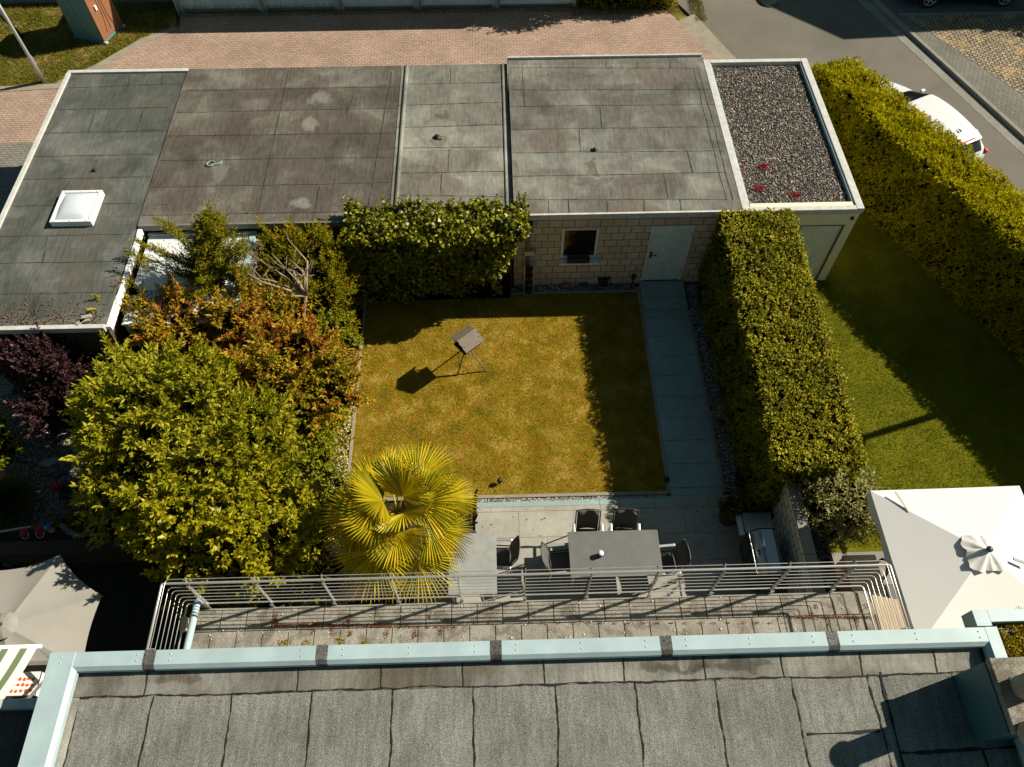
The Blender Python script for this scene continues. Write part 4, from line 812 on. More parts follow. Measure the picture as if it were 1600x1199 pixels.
# yew with drooping side branches
yw=thing('yew','dark green yew with a pointed top and long side branches over the white canopy','conifer',(-6.5,11.0,0))
b=MB(); tp=(-5.95,11.75,4.15); b.tube([(-6.5,11.0,-.1),(-6.4,11.1,1.5),(-6.2,11.4,2.8),tp],[.12,.09,.05,.015],8)
gs=[];br=[]
random.seed(12)
for i in range(84):
    u=random.random()**.8; z=1.9+2.1*u; f=(z+.1)/4.25; cx=-6.5+.55*f; cyy=11.0+.75*f; a=random.uniform(0,2*PI)
    Ln=(.80*(1-u)**.75+.20)*random.uniform(.7,1.15)
    e=Vector((cx+math.cos(a)*Ln,cyy+math.sin(a)*Ln*.8,z+Ln*random.uniform(-.05,.45))); s=Vector((cx,cyy,z-.05)); br.append((s,e))
for sgn,(px,py,z) in enumerate([(207,398,2.9),(225,415,2.8),(215,378,2.9),(250,345,3.2),(265,350,3.1),(243,388,2.9),(345,360,3.4),(375,400,3.0),(330,322,4.1),(318,330,3.9),(352,345,3.7)]):
    e=at(px,py,z); br.append((Vector((-6.2,11.3,z-.45)),e))
for s,e in br:
    b.tube([s,(s+e)/2+Vector((0,0,-.03)),e],[.02,.014,.005],5)
    n=int((e-s).length*62)+10; t=rng.uniform(.18,1.05,(n,1)); P=np.array(s)*(1-t)+np.array(e)*t+rng.normal(0,.045,(n,3)); d=np.array((e-s).normalized())
    D=unit(d+rng.normal(0,.55,(n,3))+np.array([0,0,.15])); gs.append(rosettes(P,D,9,.055,.018,.16,.8,droop=.0))
np_mesh('crown',*join_geo(gs),L_['yew'],yw); b.build('trunk',M['bark'],yw)
# purple smoke bush
plant('smoke_bush','dark purple leaved smoke bush in front of the long left garage','shrub',
 [E_(75,590,1.5,(.62,.5,.85)),E_(50,570,1.5,(.45,.4,.6)),E_(100,570,1.3,(.4,.4,.7)),E_(85,650,.9,(.5,.4,.6))],L_['smoke'],
 [([(-9.8,8.9,-.1),(-9.8,8.9,.8)],[.07,.05])],nb=60,br=.2,tw=15,sprigs=60,k=8,L=.075,W=.045,twig=.2,spread=.9,up=.9,rag=.45,kcore=(.55,.35))
plant('young_shrub','small bright green shrub at the left edge below the purple bush','shrub',[((-11.3,8.3,.7),(.55,.6,.7))],L_['privet'],[([(-11.3,8.3,-.1),(-11.3,8.3,.4)],[.04,.03])],nb=20,br=.2,tw=16,k=6,L=.08,W=.04)
plant('low_shrub','dark low shrub under the laurel beside the raised bed','shrub',[((-8.4,6.5,.4),(.7,.45,.45)),((-9.0,6.3,.25),(.5,.3,.3))],L_['boxwood'],[([(-8.4,6.5,-.1),(-8.4,6.5,.2)],[.03,.03])],nb=26,br=.18,tw=16,k=6,L=.06,W=.03)
og=thing('ornamental_grass','large dark clump of ornamental grass at the left edge','grass clump',(-10.6,7.0,0))
n=2600; a=rng.uniform(0,2*PI,n); r0=rng.uniform(0,.12,n); P=np.stack([-10.75+np.cos(a)*r0,7.0+np.sin(a)*r0,np.zeros(n)],1); ln=rng.uniform(.5,.95,n); th=rng.uniform(.35,1.3,n)
p1=P+np.stack([np.cos(a)*np.sin(th*.5),np.sin(a)*np.sin(th*.5),np.cos(th*.5)],1)*ln[:,None]*.6; p2=p1+np.stack([np.cos(a)*np.sin(th*1.3),np.sin(a)*np.sin(th*1.3),np.cos(th*1.3)],1)*ln[:,None]*.5
sd_=np.stack([-np.sin(a),np.cos(a),0*a],1)*.006
np_mesh('blades',np.stack([P-sd_,P+sd_,p1+sd_,p1-sd_,p1-sd_,p1+sd_,p2+sd_*.2,p2-sd_*.2],1).reshape(-1,3),(np.array([[0,1,2,3],[4,5,6,7]])[None]+8*np.arange(n)[:,None,None]).reshape(-1,4),L_['orngrass'],og)
# bare branches
db=thing('bare_shrub','bare pale branches of a dead shrub sticking out between the yew and the conifer','dead shrub',(-5.0,10.9,0))
b=MB(); base=at(478,462,2.45); b.tube([(-5.0,10.6,-.1),base],[.05,.035],7)
for (px,py,z) in [(362,412,2.9),(372,430,2.8),(388,395,3.0),(395,442,2.7),(425,398,3.0),(437,418,2.9),(452,405,2.9),(490,430,2.7),(470,420,2.9),(448,372,3.0)]:
    e=at(px,py,z); m=(base+e)/2+Vector((random.uniform(-.22,.22),random.uniform(-.22,.22),random.uniform(-.15,.2))); b.tube([base,m,e],[.034,.024,.009],6)
    for k in range(3):
        f=m.lerp(e,random.random()); b.tube([f,f+Vector((random.uniform(-.3,.3),random.uniform(-.1,.3),random.uniform(.05,.3)))],[.009,.004],5)
b.build('branches',M['bark_pale'],db)
for i,(px,py,z,ex,ey) in enumerate([(372,733,2.4,330,712),(352,745,2.4,372,733),(385,700,2.4,380,735)]): pass
# flowering ground cover along the lawn edge
P=np.stack([rng.uniform(-3.86,-3.50,1500),rng.uniform(5.9,11.3,1500),rng.uniform(.03,.32,1500)],1); fl=thing('flowering_border','yellow leaved border plant with small white flowers along the left lawn edge','ground cover',(-3.7,8.5,0))
np_mesh('leaves',*rosettes(P,unit(rng.normal(0,.5,P.shape)+np.array([.2,0,1.])),4,.05,.03,.05,1.2),L_['flower'],fl)

# ================================================================== palm
pm=thing('fan_palm','tall fan palm with yellow green fronds in front of the lawn','palm',(-1.98,4.85,0))
ptop=Vector((-1.87,5.42,2.95))
b=MB(); b.tube([(-1.98,4.85,-.05),(-1.97,4.95,1.2),(-1.93,5.15,2.2),tuple(ptop)],[.15,.13,.14,.11],12); 
for i in range(160):
    t=random.random(); a=random.uniform(0,2*PI); c=Vector((-1.98,4.85,0)).lerp(ptop,t); c+=Vector((math.cos(a)*.13,math.sin(a)*.13,0)); b.bar(c,c+Vector((math.cos(a)*.05,math.sin(a)*.05,random.uniform(.08,.2))),.03,.012)
b.build('trunk',M['bark'],pm)
def frond(org,az,el,pl,Rr,droop,roll,seed):
    rs=random.Random(seed); d=Vector((math.cos(az)*math.cos(el),math.sin(az)*math.cos(el),math.sin(el))); 
    b=MB(); hub=org+d*pl-Vector((0,0,pl*.12*droop)); b.tube([org,org+d*pl*.55,hub],[.022,.014,.010],6)
    el2=el-.35*droop-.1; D=Vector((math.cos(az)*math.cos(el2),math.sin(az)*math.cos(el2),math.sin(el2))); S=D.cross(Vector((0,0,1))).normalized(); U=S.cross(D).normalized()
    S2=S*math.cos(roll)+U*math.sin(roll); U=U*math.cos(roll)-S*math.sin(roll); S=S2
    K=38; span=R(rs.uniform(185,225)); V=[];Fs=[];hw=span/K*.5
    for k in range(K):
        a=-span/2+span*(k+.5)/K+rs.uniform(-.012,.012); rl=Rr*(1-.20*abs(a/(span/2))**2)*rs.uniform(.93,1.05); dr=droop*rs.uniform(.8,1.2)
        def pt(r,da,lift):
            aa=a+da; p=hub+(D*math.cos(aa)+S*math.sin(aa))*r+U*(lift-.10*Rr*math.cos(aa)*0); cup=.22*Rr*(r/Rr)*(abs(math.sin(aa))**2); p=p+U*cup
            p.z-=dr*.30*Rr*(r/Rr)**3.2; return p
        fw=[(.02,1,.0),(.50*rl,1.,.014),(.78*rl,.52,.012),(rl,.03,.0)]
        i0=len(V)
        for r,wf,lf in fw: V+= [pt(r,-hw*wf,0),pt(r,0,lf+.012*(r>.05)),pt(r,hw*wf,0)]
        for j in range(3):
            q=i0+3*j; Fs+= [(q,q+1,q+4,q+3),(q+1,q+2,q+5,q+4)]
    b2=MB(); b2.add(V,Fs); fo=b2.build('frond',L_['palm'],pm); b.build('leaf_stalk',L_['palm'],fo)
fr_=[]
ga=2.39996
for i in range(23):
    u=i/22; el=R(70-112*u); fr_.append((i*ga+.6,el,.46+.36*min(1,u*1.5),.76+.10*math.sin(i*1.7),.30+.65*u,random.uniform(-.5,.5)))
for i,(az,el,pl,Rr,dr,rl) in enumerate(fr_): frond(ptop+Vector((0,0,.05-.012*i)),az,el,pl,Rr,dr,rl,i)
rk=thing('rock_pile','mossy brown stacked rocks beside the palm','rocks',(-3.2,4.7,0))
for i,(px,py,rx,ry,rz,a) in enumerate([(513,862,.22,.10,.20,.3),(520,880,.28,.10,.22,.25),(512,897,.26,.10,.18,.3),(500,875,.16,.14,.24,0),(560,858,.24,.09,.12,-.5),(528,900,.15,.1,.15,0)]):
    p=at(px,py,.25); b=MB(); blob(b,(p.x,p.y,.2),(rx,ry,rz),seed=i+3,amp=.35,seg=(12,8)); b.build('rock',M['bark'],rk)
# olive bush behind the white wall, ball in pot, soil planting
plant('olive_bush','silvery olive green bush beyond the painted brick wall','shrub',[E_(1300,782,1.45,(.66,.55,.6)),E_(1320,800,1.2,(.55,.5,.5)),E_(1290,815,1.2,(.4,.4,.4)),E_(1335,770,1.2,(.4,.4,.4))],L_['olive'],[([(6.5,6.0,-.1),(6.6,6.0,.7)],[.045,.035])],nb=60,br=.17,tw=18,sprigs=30,k=6,L=.075,W=.024,twig=.12,spread=.9,up=.5,rag=.35)
tp_=at(1135,812,0); tt=thing('topiary_ball','rusty brown clipped ball plant in a black pot at the patio corner','potted plant',(tp_.x,tp_.y,0))
b=MB(); b.lathe([(.17,0),(.24,.36),(.25,.40),(.21,.40),(.2,.34)],(tp_.x,tp_.y,0),20); b.build('pot',M['pot_black'],tt)
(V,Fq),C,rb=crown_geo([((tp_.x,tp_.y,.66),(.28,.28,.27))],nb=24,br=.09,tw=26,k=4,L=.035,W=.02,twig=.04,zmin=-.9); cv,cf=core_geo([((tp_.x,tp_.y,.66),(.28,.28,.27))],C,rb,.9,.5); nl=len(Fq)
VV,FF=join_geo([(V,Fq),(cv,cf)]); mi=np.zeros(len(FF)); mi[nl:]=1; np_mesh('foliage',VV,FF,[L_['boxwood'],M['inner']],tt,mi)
p=at(1131,650,.3); P=np.stack([rng.normal(p.x,.10,120),rng.normal(p.y,.10,120),rng.uniform(.3,.55,120)],1)
sp=thing('small_shrub','small olive green plant growing out of the pot halfway along the path','potted plant',(p.x,p.y,.3)); np_mesh('leaves',*rosettes(P,unit(rng.normal(0,.7,P.shape)+np.array([0,0,1.])),4,.07,.03,.05,1.),L_['olive'],sp)

# ================================================================== near house: roof, parapet, chimney, balcony
nh=thing('house','house in the foreground with grey mineral felt roof and pale blue parapet caps','house',(0,-2,0))
RX0,RX1,RY1,RY0,RZ=-5.52,6.04,2.40,-8.0,5.80
YS=at(800,1072,RZ).y
b=MB(); b.box(RX0+.1,RX1-.1,RY0,2.20,-.1,5.48); b.build('wall',M['render_white'],nh)
b=MB()
# felt rolls laid away from the camera, each a little above its neighbour
xs=[at(px,1090,RZ).x for px in (128,240,364,489,614,741,868,995,1121,1242,1365,1475)]
edges=[RX0+.30]+xs+[RX1-.25]
b.box(RX0+.1,RX1-.1,RY0,2.20,5.482,RZ-.012)
for i in range(len(edges)-1): b.box(edges[i],edges[i+1]+(.0 if i==len(edges)-2 else .0),RY0,YS+.02,RZ-.0118,RZ)
for i,x in enumerate(xs):
    if i==11: continue
    b.seam((x,RY0),(x,YS+.02),.015,RZ+.0085,1,.014,.06)
pxseam(b,[((1262,1147),(1375,1141)),((1375,1050),(1415,1199)),((1408,1176),(1600,1168)),((1535,1172),(1545,1199))],RZ+.006,.03)
b.build('roof',[M['felt_house'],M['bitumen']],nh)
b=MB()   # felt upstand: sloped strip between roof and cap
x0,x1=RX0+.24,RX1-.22
b.add([(x0,YS,RZ+.006),(x1,YS,RZ+.006),(x1,(YS+2.2)/2,RZ+.02),(x0,(YS+2.2)/2,RZ+.02),(x1,2.20,RZ+.055),(x0,2.20,RZ+.055)],[(0,1,2,3),(3,2,4,5)])
b.add([(x0+.16,RY0,RZ+.007),(x0,RY0,RZ+.08),(x0,YS,RZ+.08),(x0+.16,YS,RZ+.007)],[(0,3,2,1)])
V0=len(b.v)
for px in (237,470,597,724,850,974,1100,1221,1345,1462):
    A=at(px,1052,5.75).x
    for (ya,za,yb,zb) in ((YS,RZ+.011,(YS+2.2)/2,RZ+.025),((YS+2.2)/2,RZ+.025,2.20,RZ+.065)):
        q=random.uniform(-.01,.01); b.add([(A-.007+q,ya,za),(A+.007+q,ya,za),(A+.006,yb,zb),(A-.006,yb,zb)],[(0,1,2,3)],1)
b.seam((x0+.02,YS+.005),(x1,YS+.005),.018,RZ+.012,1,.012,.06)
b.build('upstand',[M['felt_smooth'],M['bitumen']],nh)
def cap_run(parent,p0,p1,inner,wd=.17,z=6.0,drop=.11,name='parapet_cap'):
    """folded metal cap: flat top, bevelled inner lip, outer lip; inner=unit vector to the inside"""
    b=MB(); P0,P1=Vector(p0),Vector(p1); d=(P1-P0).normalized(); n=Vector((inner[0],inner[1],0))
    prof=[(0,-drop),(0,0),(wd,.0),(wd+.045,-.045),(wd+.05,-drop)]; V=[]
    for P in (P0,P1):
        e=P-Vector((0,0,0))
        for o,h in prof: V.append(P+n*o+Vector((0,0,h)))
    k=len(prof); b.add(V,[(i,i+1,k+i+1,k+i) for i in range(k-1)]+[tuple(range(k)),tuple(range(k,2*k))]); return b.build(name,M['alu_cap'],parent)
sx=[at(px,1020,6.0).x for px in (235,503,775,1043,1307)]
seg=[RX0]+sx+[RX1]
for i in range(6):
    a=seg[i]+(.07 if i else 0); c=seg[i+1]-(.07 if i<5 else 0); cap_run(nh,(a,RY1,6.),(c,RY1,6.),(0,-1))
for i,x in enumerate(sx): cp_=cap_run(nh,(x-.0695,RY1+.004,6.004),(x+.0695,RY1+.004,6.004),(0,-1),name='joint_strap'); cp_.data.materials[0]=M['felt_strap']
cap_run(nh,(RX0,RY0,6.003),(RX0,RY1+.002,6.003),(1,0),wd=.30); cap_run(nh,(RX1,RY0,6.003),(RX1,RY1+.002,6.003),(-1,0),wd=.15)
b=MB(); b.box(RX0+.03,RX0+.23,RY0,2.37,5.2,5.88); b.box(RX1-.16,RX1-.02,RY0,2.37,5.2,5.88); b.box(RX0+.231,RX1-.161,2.205,2.37,5.2,5.88); b.build('parapet',M['render_grey'],nh)
for i in range(6):
    for k in (.12,.5,.88) if i>1 else (.12,.88):
        x=seg[i]+(seg[i+1]-seg[i])*k
        for y in (RY1-.05,RY1-.12): b=MB(); b.lathe([(.010,0),(.008,.006),(0,.008)],(x,y,6.0),8); b.build('screw',M['steel'],nh)
# sedum-roofed extension on the right
ex=thing('extension','flat roofed extension with sedum and pale blue edge, right of the house roof','building',(8.0,1.0,0))
E0=at(1519,953,6.0); b=MB(); b.box(6.25,14,-8,2.1,-.1,5.6); b.build('wall',M['render_white'],ex)
b=MB(); b.box(6.09,14,-7.9,E0.y-.16,5.6,5.86); b.build('roof',M['slate'],ex)
b=MB(); b.box(E0.x,6.0-.0,2.42,E0.y,5.72,5.99); b.box(6.001,14,E0.y-.15,E0.y,5.72,5.992); b.box(E0.x,5.98,2.45,E0.y-.001,5.99,5.991); b.build('parapet_cap',M['alu_cap'],ex,bevel=.006)
def esp(px,py,rx,ry): p=at(px,py,5.88); return (p.x,p.y,5.885,rx,ry)
sedum([esp(px,py,.07,.06) for px,py in ((1580,965),(1590,958),(1600,962),(1575,975),(1588,975),(1600,975),(1590,990),(1602,990),(1612,970),(1612,985),(1570,1000),(1580,1005),(1592,1004),(1604,1006),(1575,1015),(1588,1018),(1600,1020),(1585,1027),(1565,992),(1612,1000),(1612,1015))],L_['sedumy'],'roof_sedum',.035,260)
sedum([esp(px,py,.05,.05) for px,py in ((1548,978),(1552,990),(1560,1010),(1572,1022),(1596,1012),(1540,968))],L_['sedum'],'rusty_roof_sedum',.03,120)
# chimney
ch=thing('chimney','slate clad chimney with concrete slab on the right end of the foreground roof','chimney',(5.6,1.4,5.6))
cz=6.52; c1=at(1543,1037,cz); c2=at(1582,1143,cz); cx0=c1.x; cy1=c1.y; cy0=c2.y
b=MB(); b.box(cx0,6.45,cy0,cy1,5.6,cz); b.box(cx0-.03,cx0-.001,cy0-.02,cy1+.02,5.64,cz-.01); b.build('cladding',M['clad_blue'],ch,bevel=.006)
b=MB(); b.box(cx0-.02,6.6,cy0-.03,cy1+.04,cz+.002,cz+.10); b.build('top_slab',M['balc_tile'],ch,bevel=.01)
for (px,py,r_,h) in [(1598,1075,.13,.55),(1612,1150,.15,.75)]:
    p=at(px,py,cz+.1); b=MB(); b.lathe([(r_,0),(r_,h),(r_*.8,h),(r_*.8,h-.1)],(p.x,p.y,cz+.10),20); fo=b.build('flue',M['clay'],ch); b=MB()
    b.lathe([(r_*1.25,h+.10),(r_*1.1,h+.16),(0,h+.2)],(p.x,p.y,cz+.1),20); b.build('cowl',M['steel'],fo)
b=MB(); p=at(1581,1062,cz+.1); b.lathe([(.03,0),(.03,.01),(.012,.02),(0,.05)],(p.x,p.y,cz+.1),10); b.build('bolt',M['steel'],ch)
P=np.stack([rng.normal(cx0-.08,.05,160),rng.uniform(cy0-.05,cy1+.1,160),np.full(160,RZ+.02)],1); sedum([(cx0-.05,cy0+.1+.09*i,RZ+.01,.04,.06) for i in range(8)],L_['moss'],'moss',.025,30)

# balcony
bal=thing('balcony','narrow balcony of lichen covered concrete slabs with a steel railing','balcony',(.4,3.1,3.0))
BX0,BX1,BYF=-5.08,6.02,3.80
b=MB(); b.box(BX0,BX1,2.29,BYF,2.72,2.975); b.build('deck',M['render_grey'],bal)
b=MB()
nx=27; JY=at(800,975,3.0).y; rows=[(2.31,JY-.435),(JY-.42,JY-.008),(JY+.008,BYF-.02)]
for j,(ya,yb) in enumerate(rows):
    sh=.0 if j==2 else (.12 if j==1 else .2); x=BX0+.02-sh
    while x<BX1-.03:
        xa=max(x,BX0+.01); xb=min(x+.403,BX1-.01); 
        if xb-xa>.04: b.box(xa,xb,ya,yb,2.977,2.998+random.uniform(0,.008))
        x+=.4175
b.build('slabs',M['balc_tile'],bal,bevel=.004)
def msp(px,py,rx,ry): p=at(px,py,3.0); return (p.x,p.y,3.005,rx,ry)
sedum([msp(px,977,.09,.025) for px in range(432,612,9)]+[msp(px,py,.03,.08) for px,py in ((432,965),(434,975),(490,985),(548,990),(546,970),(605,990),(648,990),(690,985),(430,975),(520,985))]+[msp(px,965,.07,.02) for px in range(1232,1368,8)]+[msp(px,py,.02,.06) for px,py in ((1276,950),(1296,975),(1340,970),(1354,948),(1270,962),(672,935),(672,965))]+[msp(px,980,.06,.02) for px in range(612,720,14)]+[msp(px,974,.05,.012) for px in range(720,1230,22)],L_['sedum'],'red_sedum_on_balcony',.022,230)
sedum([msp(px,py,.06,.04) for px,py in ((450,1003),(480,1004),(535,1003),(570,1004),(440,1005),(530,1000))],L_['sedumy'],'yellow_sedum',.025,160)
lich=stones(420,rect_pts(BX0,BX1,2.6,BYF-.03,3.006),.014,0,.12,.8); stuff('lichen',lich,M['white_trim'])
rl=thing('balcony_railing','stainless steel balcony railing with curved horizontal rods','railing',(.4,BYF,3.0))
RXa,RXb=at(253,913,4.1).x,at(1391,886,4.1).x; YF=3.86
def rod(y,x0,x1,z,r,name,rad=.055):
    pts=[(x0,2.35,z)]+[(x0,y-rad,z)]+[(x0+rad*(1-math.cos(a)),y-rad+rad*math.sin(a),z) for a in np.linspace(.3,PI/2-.2,4)]+[(x0+rad,y,z),(x1-rad,y,z)]+[(x1-rad*(1-math.sin(a)),y-rad+rad*math.cos(a),z) for a in np.linspace(.2,PI/2-.3,4)]+[(x1,y-rad,z),(x1,2.35,z)]
    b=MB(); b.tube(pts,r,8 if r<.015 else 10); return b.build(name,M['steel'],rl)
rod(YF,RXa,RXb,4.10,.020,'handrail',.03); rod(YF+.06,RXa+.05,RXb-.05,4.12,.006,'rod')
for z in (3.27,3.43,3.59,3.75,3.91): rod(YF,RXa+.03,RXb-.03,z,.006,'rod')
rod(YF,RXa+.02,RXb-.02,3.08,.014,'bottom_tube')
for px in (327,426,523,623,721,820,917,1015,1113,1209,1305):
    p=at(px,930,3.1); x=p.x; b=MB(); b.box(x-.005,x+.005,YF-.04,YF+.012,3.02,4.06); b.add([(x-.005,YF+.012,3.9),(x+.005,YF+.012,3.9),(x+.005,YF+.075,4.16),(x-.005,YF+.075,4.16),(x-.005,YF-.02,4.09),(x+.005,YF-.02,4.09)],[(0,1,2,3),(3,2,5,4),(0,3,4),(1,5,2)])
    b.box(x-.03,x+.03,YF-.06,YF-.05,2.78,3.1); b.build('post',M['steel'],rl)
for x in (RXa+.03,RXb-.03):
    b=MB(); b.box(x-.045,x+.045,2.9,2.912,3.05,4.06); b.build('post',M['steel'],rl)
d1=at(309,937,3.2); d2=at(290,1013,3.55)
b=MB(); b.tube([(d1.x,d1.y+.0,2.9),(d1.x,d1.y,3.16),(d1.x+.01,d1.y-.08,3.22),(d2.x,d2.y,3.5),(d2.x+.02,2.33,3.62)],.055,12); b.tube([(d1.x+.014,d1.y-.26,3.25),(d1.x+.018,d1.y-.31,3.26)],.063,12); tag(b.build('drain_pipe',M['alu_cap']),'pale blue drain pipe lying across the left end of the balcony','pipe')
p=at(287,975,3.1); b=MB(); b.obox((p.x,p.y,3.06),(.10,.22,.10),Matrix.Rotation(.1,3,'Z')); tag(b.build('timber_block',M['wood_light'],bevel=.008),'short light timber block lying at the left end of the balcony','timber')
b=MB(); b.lathe([(.24,0),(.28,.4),(.26,.75),(.28,.78),(.2,.80)],(-5.75,4.2,0),20); tag(b.build('rain_barrel',M['toilet_teal']),'teal rain barrel on the ground under the left corner of the balcony','barrel')

# ================================================================== patio furniture
def table(label,x0,x1,y0,y1,topm,h=.75):
    t=thing('garden_table',label,'table',((x0+x1)/2,(y0+y1)/2,0)); b=MB(); b.box(x0,x1,y0,y1,h-.025,h); b.build('tabletop',topm,t,bevel=.004)
    b=MB(); i=.05
    for a in ((x0+i,x1-i,y0+i,y0+i+.04),(x0+i,x1-i,y1-i-.04,y1-i),(x0+i,x0+i+.04,y0+i+.041,y1-i-.041),(x1-i-.04,x1-i,y0+i+.041,y1-i-.041)): b.box(*a,h-.09,h-.026)
    b.build('frame',M['alu'],t)
    for x in (x0+.04,x1-.09):
        for y in (y0+.04,y1-.09): b=MB(); b.box(x,x+.05,y,y+.05,.015,h-.026); b.build('leg',M['alu'],t,bevel=.004)
    return t
table('large dark grey dining table with a small lantern, chairs on three sides',at(887,832,.75).x,at(1027,829,.75).x,4.90,5.86,M['table_grey'])
table('smaller pale grey weathered table between the palm and the chairs',at(702,835,.75).x,at(775,832,.75).x,4.62,5.88,M['table_pale'])
def chair(label,loc,rz,first=[None]):
    if first[0] is None:
        t=thing('garden_chair',label,'chair',(0,0,0),'garden chairs around the patio tables'); first[0]=t; W_=.50
        b=MB(); n=6
        V=[];
        for j in range(n+1):
            y=.22-.44*j/n; z=.43-.03*math.sin(PI*j/n)+.0
            V+= [(-W_/2+.03,y,z),(W_/2-.03,y,z)]
        b.add(V,[(2*j,2*j+2,2*j+3,2*j+1) for j in range(n)],0,True); o=b.build('seat',M['mesh_grey'],t,local=True); sm=o.modifiers.new('thick','SOLIDIFY'); sm.thickness=.008
        b=MB(); V=[]; 
        bk=[(-.20,.46),(-.235,.60),(-.27,.74),(-.315,.88),(-.36,1.0)]
        for y,z in bk:
            for i in range(5): u=i/4; V.append((-W_/2+.025+(W_-.05)*u,y-.035*math.sin(PI*u),z))
        b.add(V,[(j*5+i,j*5+i+1,(j+1)*5+i+1,(j+1)*5+i) for j in range(4) for i in range(4)],0,True); o=b.build('backrest',M['mesh_grey'],t,local=True); sm=o.modifiers.new('thick','SOLIDIFY'); sm.thickness=.008
        b=MB()
        for s in(-1,1): b.tube([(s*W_/2,.24,.43),(s*W_/2,-.20,.43),(s*W_/2,-.235,.60),(s*W_/2,-.27,.74),(s*W_/2,-.365,1.015)],.014,8)
        b.tube([(-W_/2,-.365,1.015),(-W_/4,-.395,1.02),(0,-.405,1.02),(W_/4,-.395,1.02),(W_/2,-.365,1.015)],.014,8); b.tube([(-W_/2,.24,.43),(W_/2,.24,.43)],.014,8); b.tube([(-W_/2,-.2,.43),(W_/2,-.2,.43)],.012,8)
        b.build('frame',M['alu_dark'],t,local=True)
        for s in (-1,1):
            b=MB(); b.box(s*.29-.027,s*.29+.027,-.24,.22,.645,.668); b.build('armrest',M['alu'],t,bevel=.006,local=True)
            b=MB(); b.tube([(s*.285,.21,.645),(s*.285,.25,0.0)],.015,8); b.build('leg',M['alu'],t,local=True)
            b=MB(); b.tube([(s*.285,-.22,.645),(s*.285,-.27,0.0)],.015,8); b.build('leg',M['alu'],t,local=True)
            b=MB(); b.tube([(s*.285,.23,.42),(s*.25,.23,.42)],.012,8); b.build('bracket',M['alu'],t,local=True)
    else:
        t=copy_tree(first[0]); t['label']=label
    t.location=(loc[0],loc[1],.016); t.rotation_euler=(0,0,rz); return t
p=at(919,797,1.02); chair('grey mesh garden chair behind the large table, left of the two in back',(p.x,p.y-.39+.02,0),R(180)) if 0 else None
def chair_back(px,py,rz,label):
    p=at(px,py,1.03); o=Matrix.Rotation(rz,3,'Z')@Vector((0,-.39,0)); return chair(label,(p.x-o.x,p.y-o.y),rz)
chair_back(919.5,797,R(179),'garden chair behind the large table, left one of the rear pair')
chair_back(979,796,R(176),'garden chair behind the large table, right one of the rear pair, half shaded')
chair_back(847,866,R(-86),'garden chair at the left end of the large dark table')
chair_back(1076,862,R(94),'garden chair in the shade at the right end of the large table')
chair_back(811,856,R(86),'garden chair at the right side of the smaller pale table')
ln=thing('lantern','small white capped glass lantern on the large dark table','lantern',tuple(at(938,868,.75)))
p=at(938,868,.751); b=MB(); b.lathe([(.04,0),(.055,.02),(.055,.10),(.04,.11)],p,16); b.build('glass',M['glass_dark'],ln); b=MB(); b.lathe([(.058,.111),(.058,.135),(.03,.15),(0,.155)],p,16); b.build('cap',M['white_paint'],ln)
# wooden folding chair by the palm
wc=thing('wooden_chair','dark slatted wooden folding chair half hidden under the palm','chair',(-.85,6.45,0))
b=MB(); q0=at(741,770,.9); 
for i in range(7): x=-1.12+i*.072; b.box(x,x+.055,6.22,6.72,.40,.42)
b.build('seat',M['wood_dark'],wc)
b=MB()
for i in range(6): y=6.24+i*.085; b.bar((-.66,y,.46),(-.56,y,.92),.012,.07,up=(0,1,0))
b.bar((-.66,6.2,.42),(-.54,6.2,.98),.03,.04,up=(0,1,0)); b.bar((-.66,6.76,.42),(-.54,6.76,.98),.03,.04,up=(0,1,0)); b.build('backrest',M['wood_dark'],wc)
for y in (6.19,6.77):
    for (xa,xb) in ((-1.12,-.55),(-.60,-1.1)): b=MB(); b.bar((xa,y,.02),(xb,y,.58 if xa<-1 else .42),.025,.035,up=(0,1,0)); b.build('leg',M['wood_dark'],wc)
# grill
gr=thing('gas_grill','stainless steel gas grill with closed lid standing against the painted brick wall','grill',(5.2,5.3,0))
GX0,GX1,GY0,GY1=4.93,5.48,4.62,5.80
b=MB(); b.box(GX0+.03,GX1,GY0+.12,GY1-.14,.12,.80); 
b.build('cabinet',M['steel_grill'],gr,bevel=.008)
for i in range(2):
    b=MB(); y=GY0+.14+i*.47; b.box(GX0+.005,GX0+.028,y,y+.455,.16,.76); d=b.build('door',M['alu_dark'],gr,bevel=.006); b=MB(); b.box(GX0-.02,GX0+.004,y+(.38 if i==0 else .04),y+(.41 if i==0 else .07),.45,.70); b.build('handle',M['steel_grill'],d)
b=MB(); b.box(GX0-.02,GX1+.01,GY0+.10,GY1-.12,.802,.92); b.build('firebox',M['black'],gr,bevel=.01)
b=MB(); n=9; V=[];ya,yb=GY0+.13,GY1-.15
pr=[(GX0+.02,.925),(GX0+.035,1.02),(GX0+.13,1.12),(GX0+.20,1.145),(GX0+.42,1.145),(GX0+.50,1.10),(GX1-.02,1.0),(GX1-.02,.925)]
b.add([(x,ya,z) for x,z in pr]+[(x,yb,z) for x,z in pr],[(i,i+1,len(pr)+i+1,len(pr)+i) for i in range(len(pr)-1)],0); lid=b.build('lid',M['steel_grill'],gr)
b=MB()
for y in (ya-.03,yb+.001): b.add([(x,y,z+.0) for x,z in pr]+[(x,y+.029,z) for x,z in pr],[tuple(range(len(pr))),tuple(range(len(pr),2*len(pr)))[::-1]]+[(i,i+len(pr),(i+1)%len(pr)+len(pr),(i+1)%len(pr)) for i in range(len(pr))])
b.build('lid_end',M['black'],lid)
b=MB(); b.tube([(GX0+.0,ya+.02,1.06),(GX0-.04,ya+.04,1.07),(GX0-.04,yb-.04,1.07),(GX0,yb-.02,1.06)],.014,8); b.build('lid_handle',M['steel_grill'],lid)
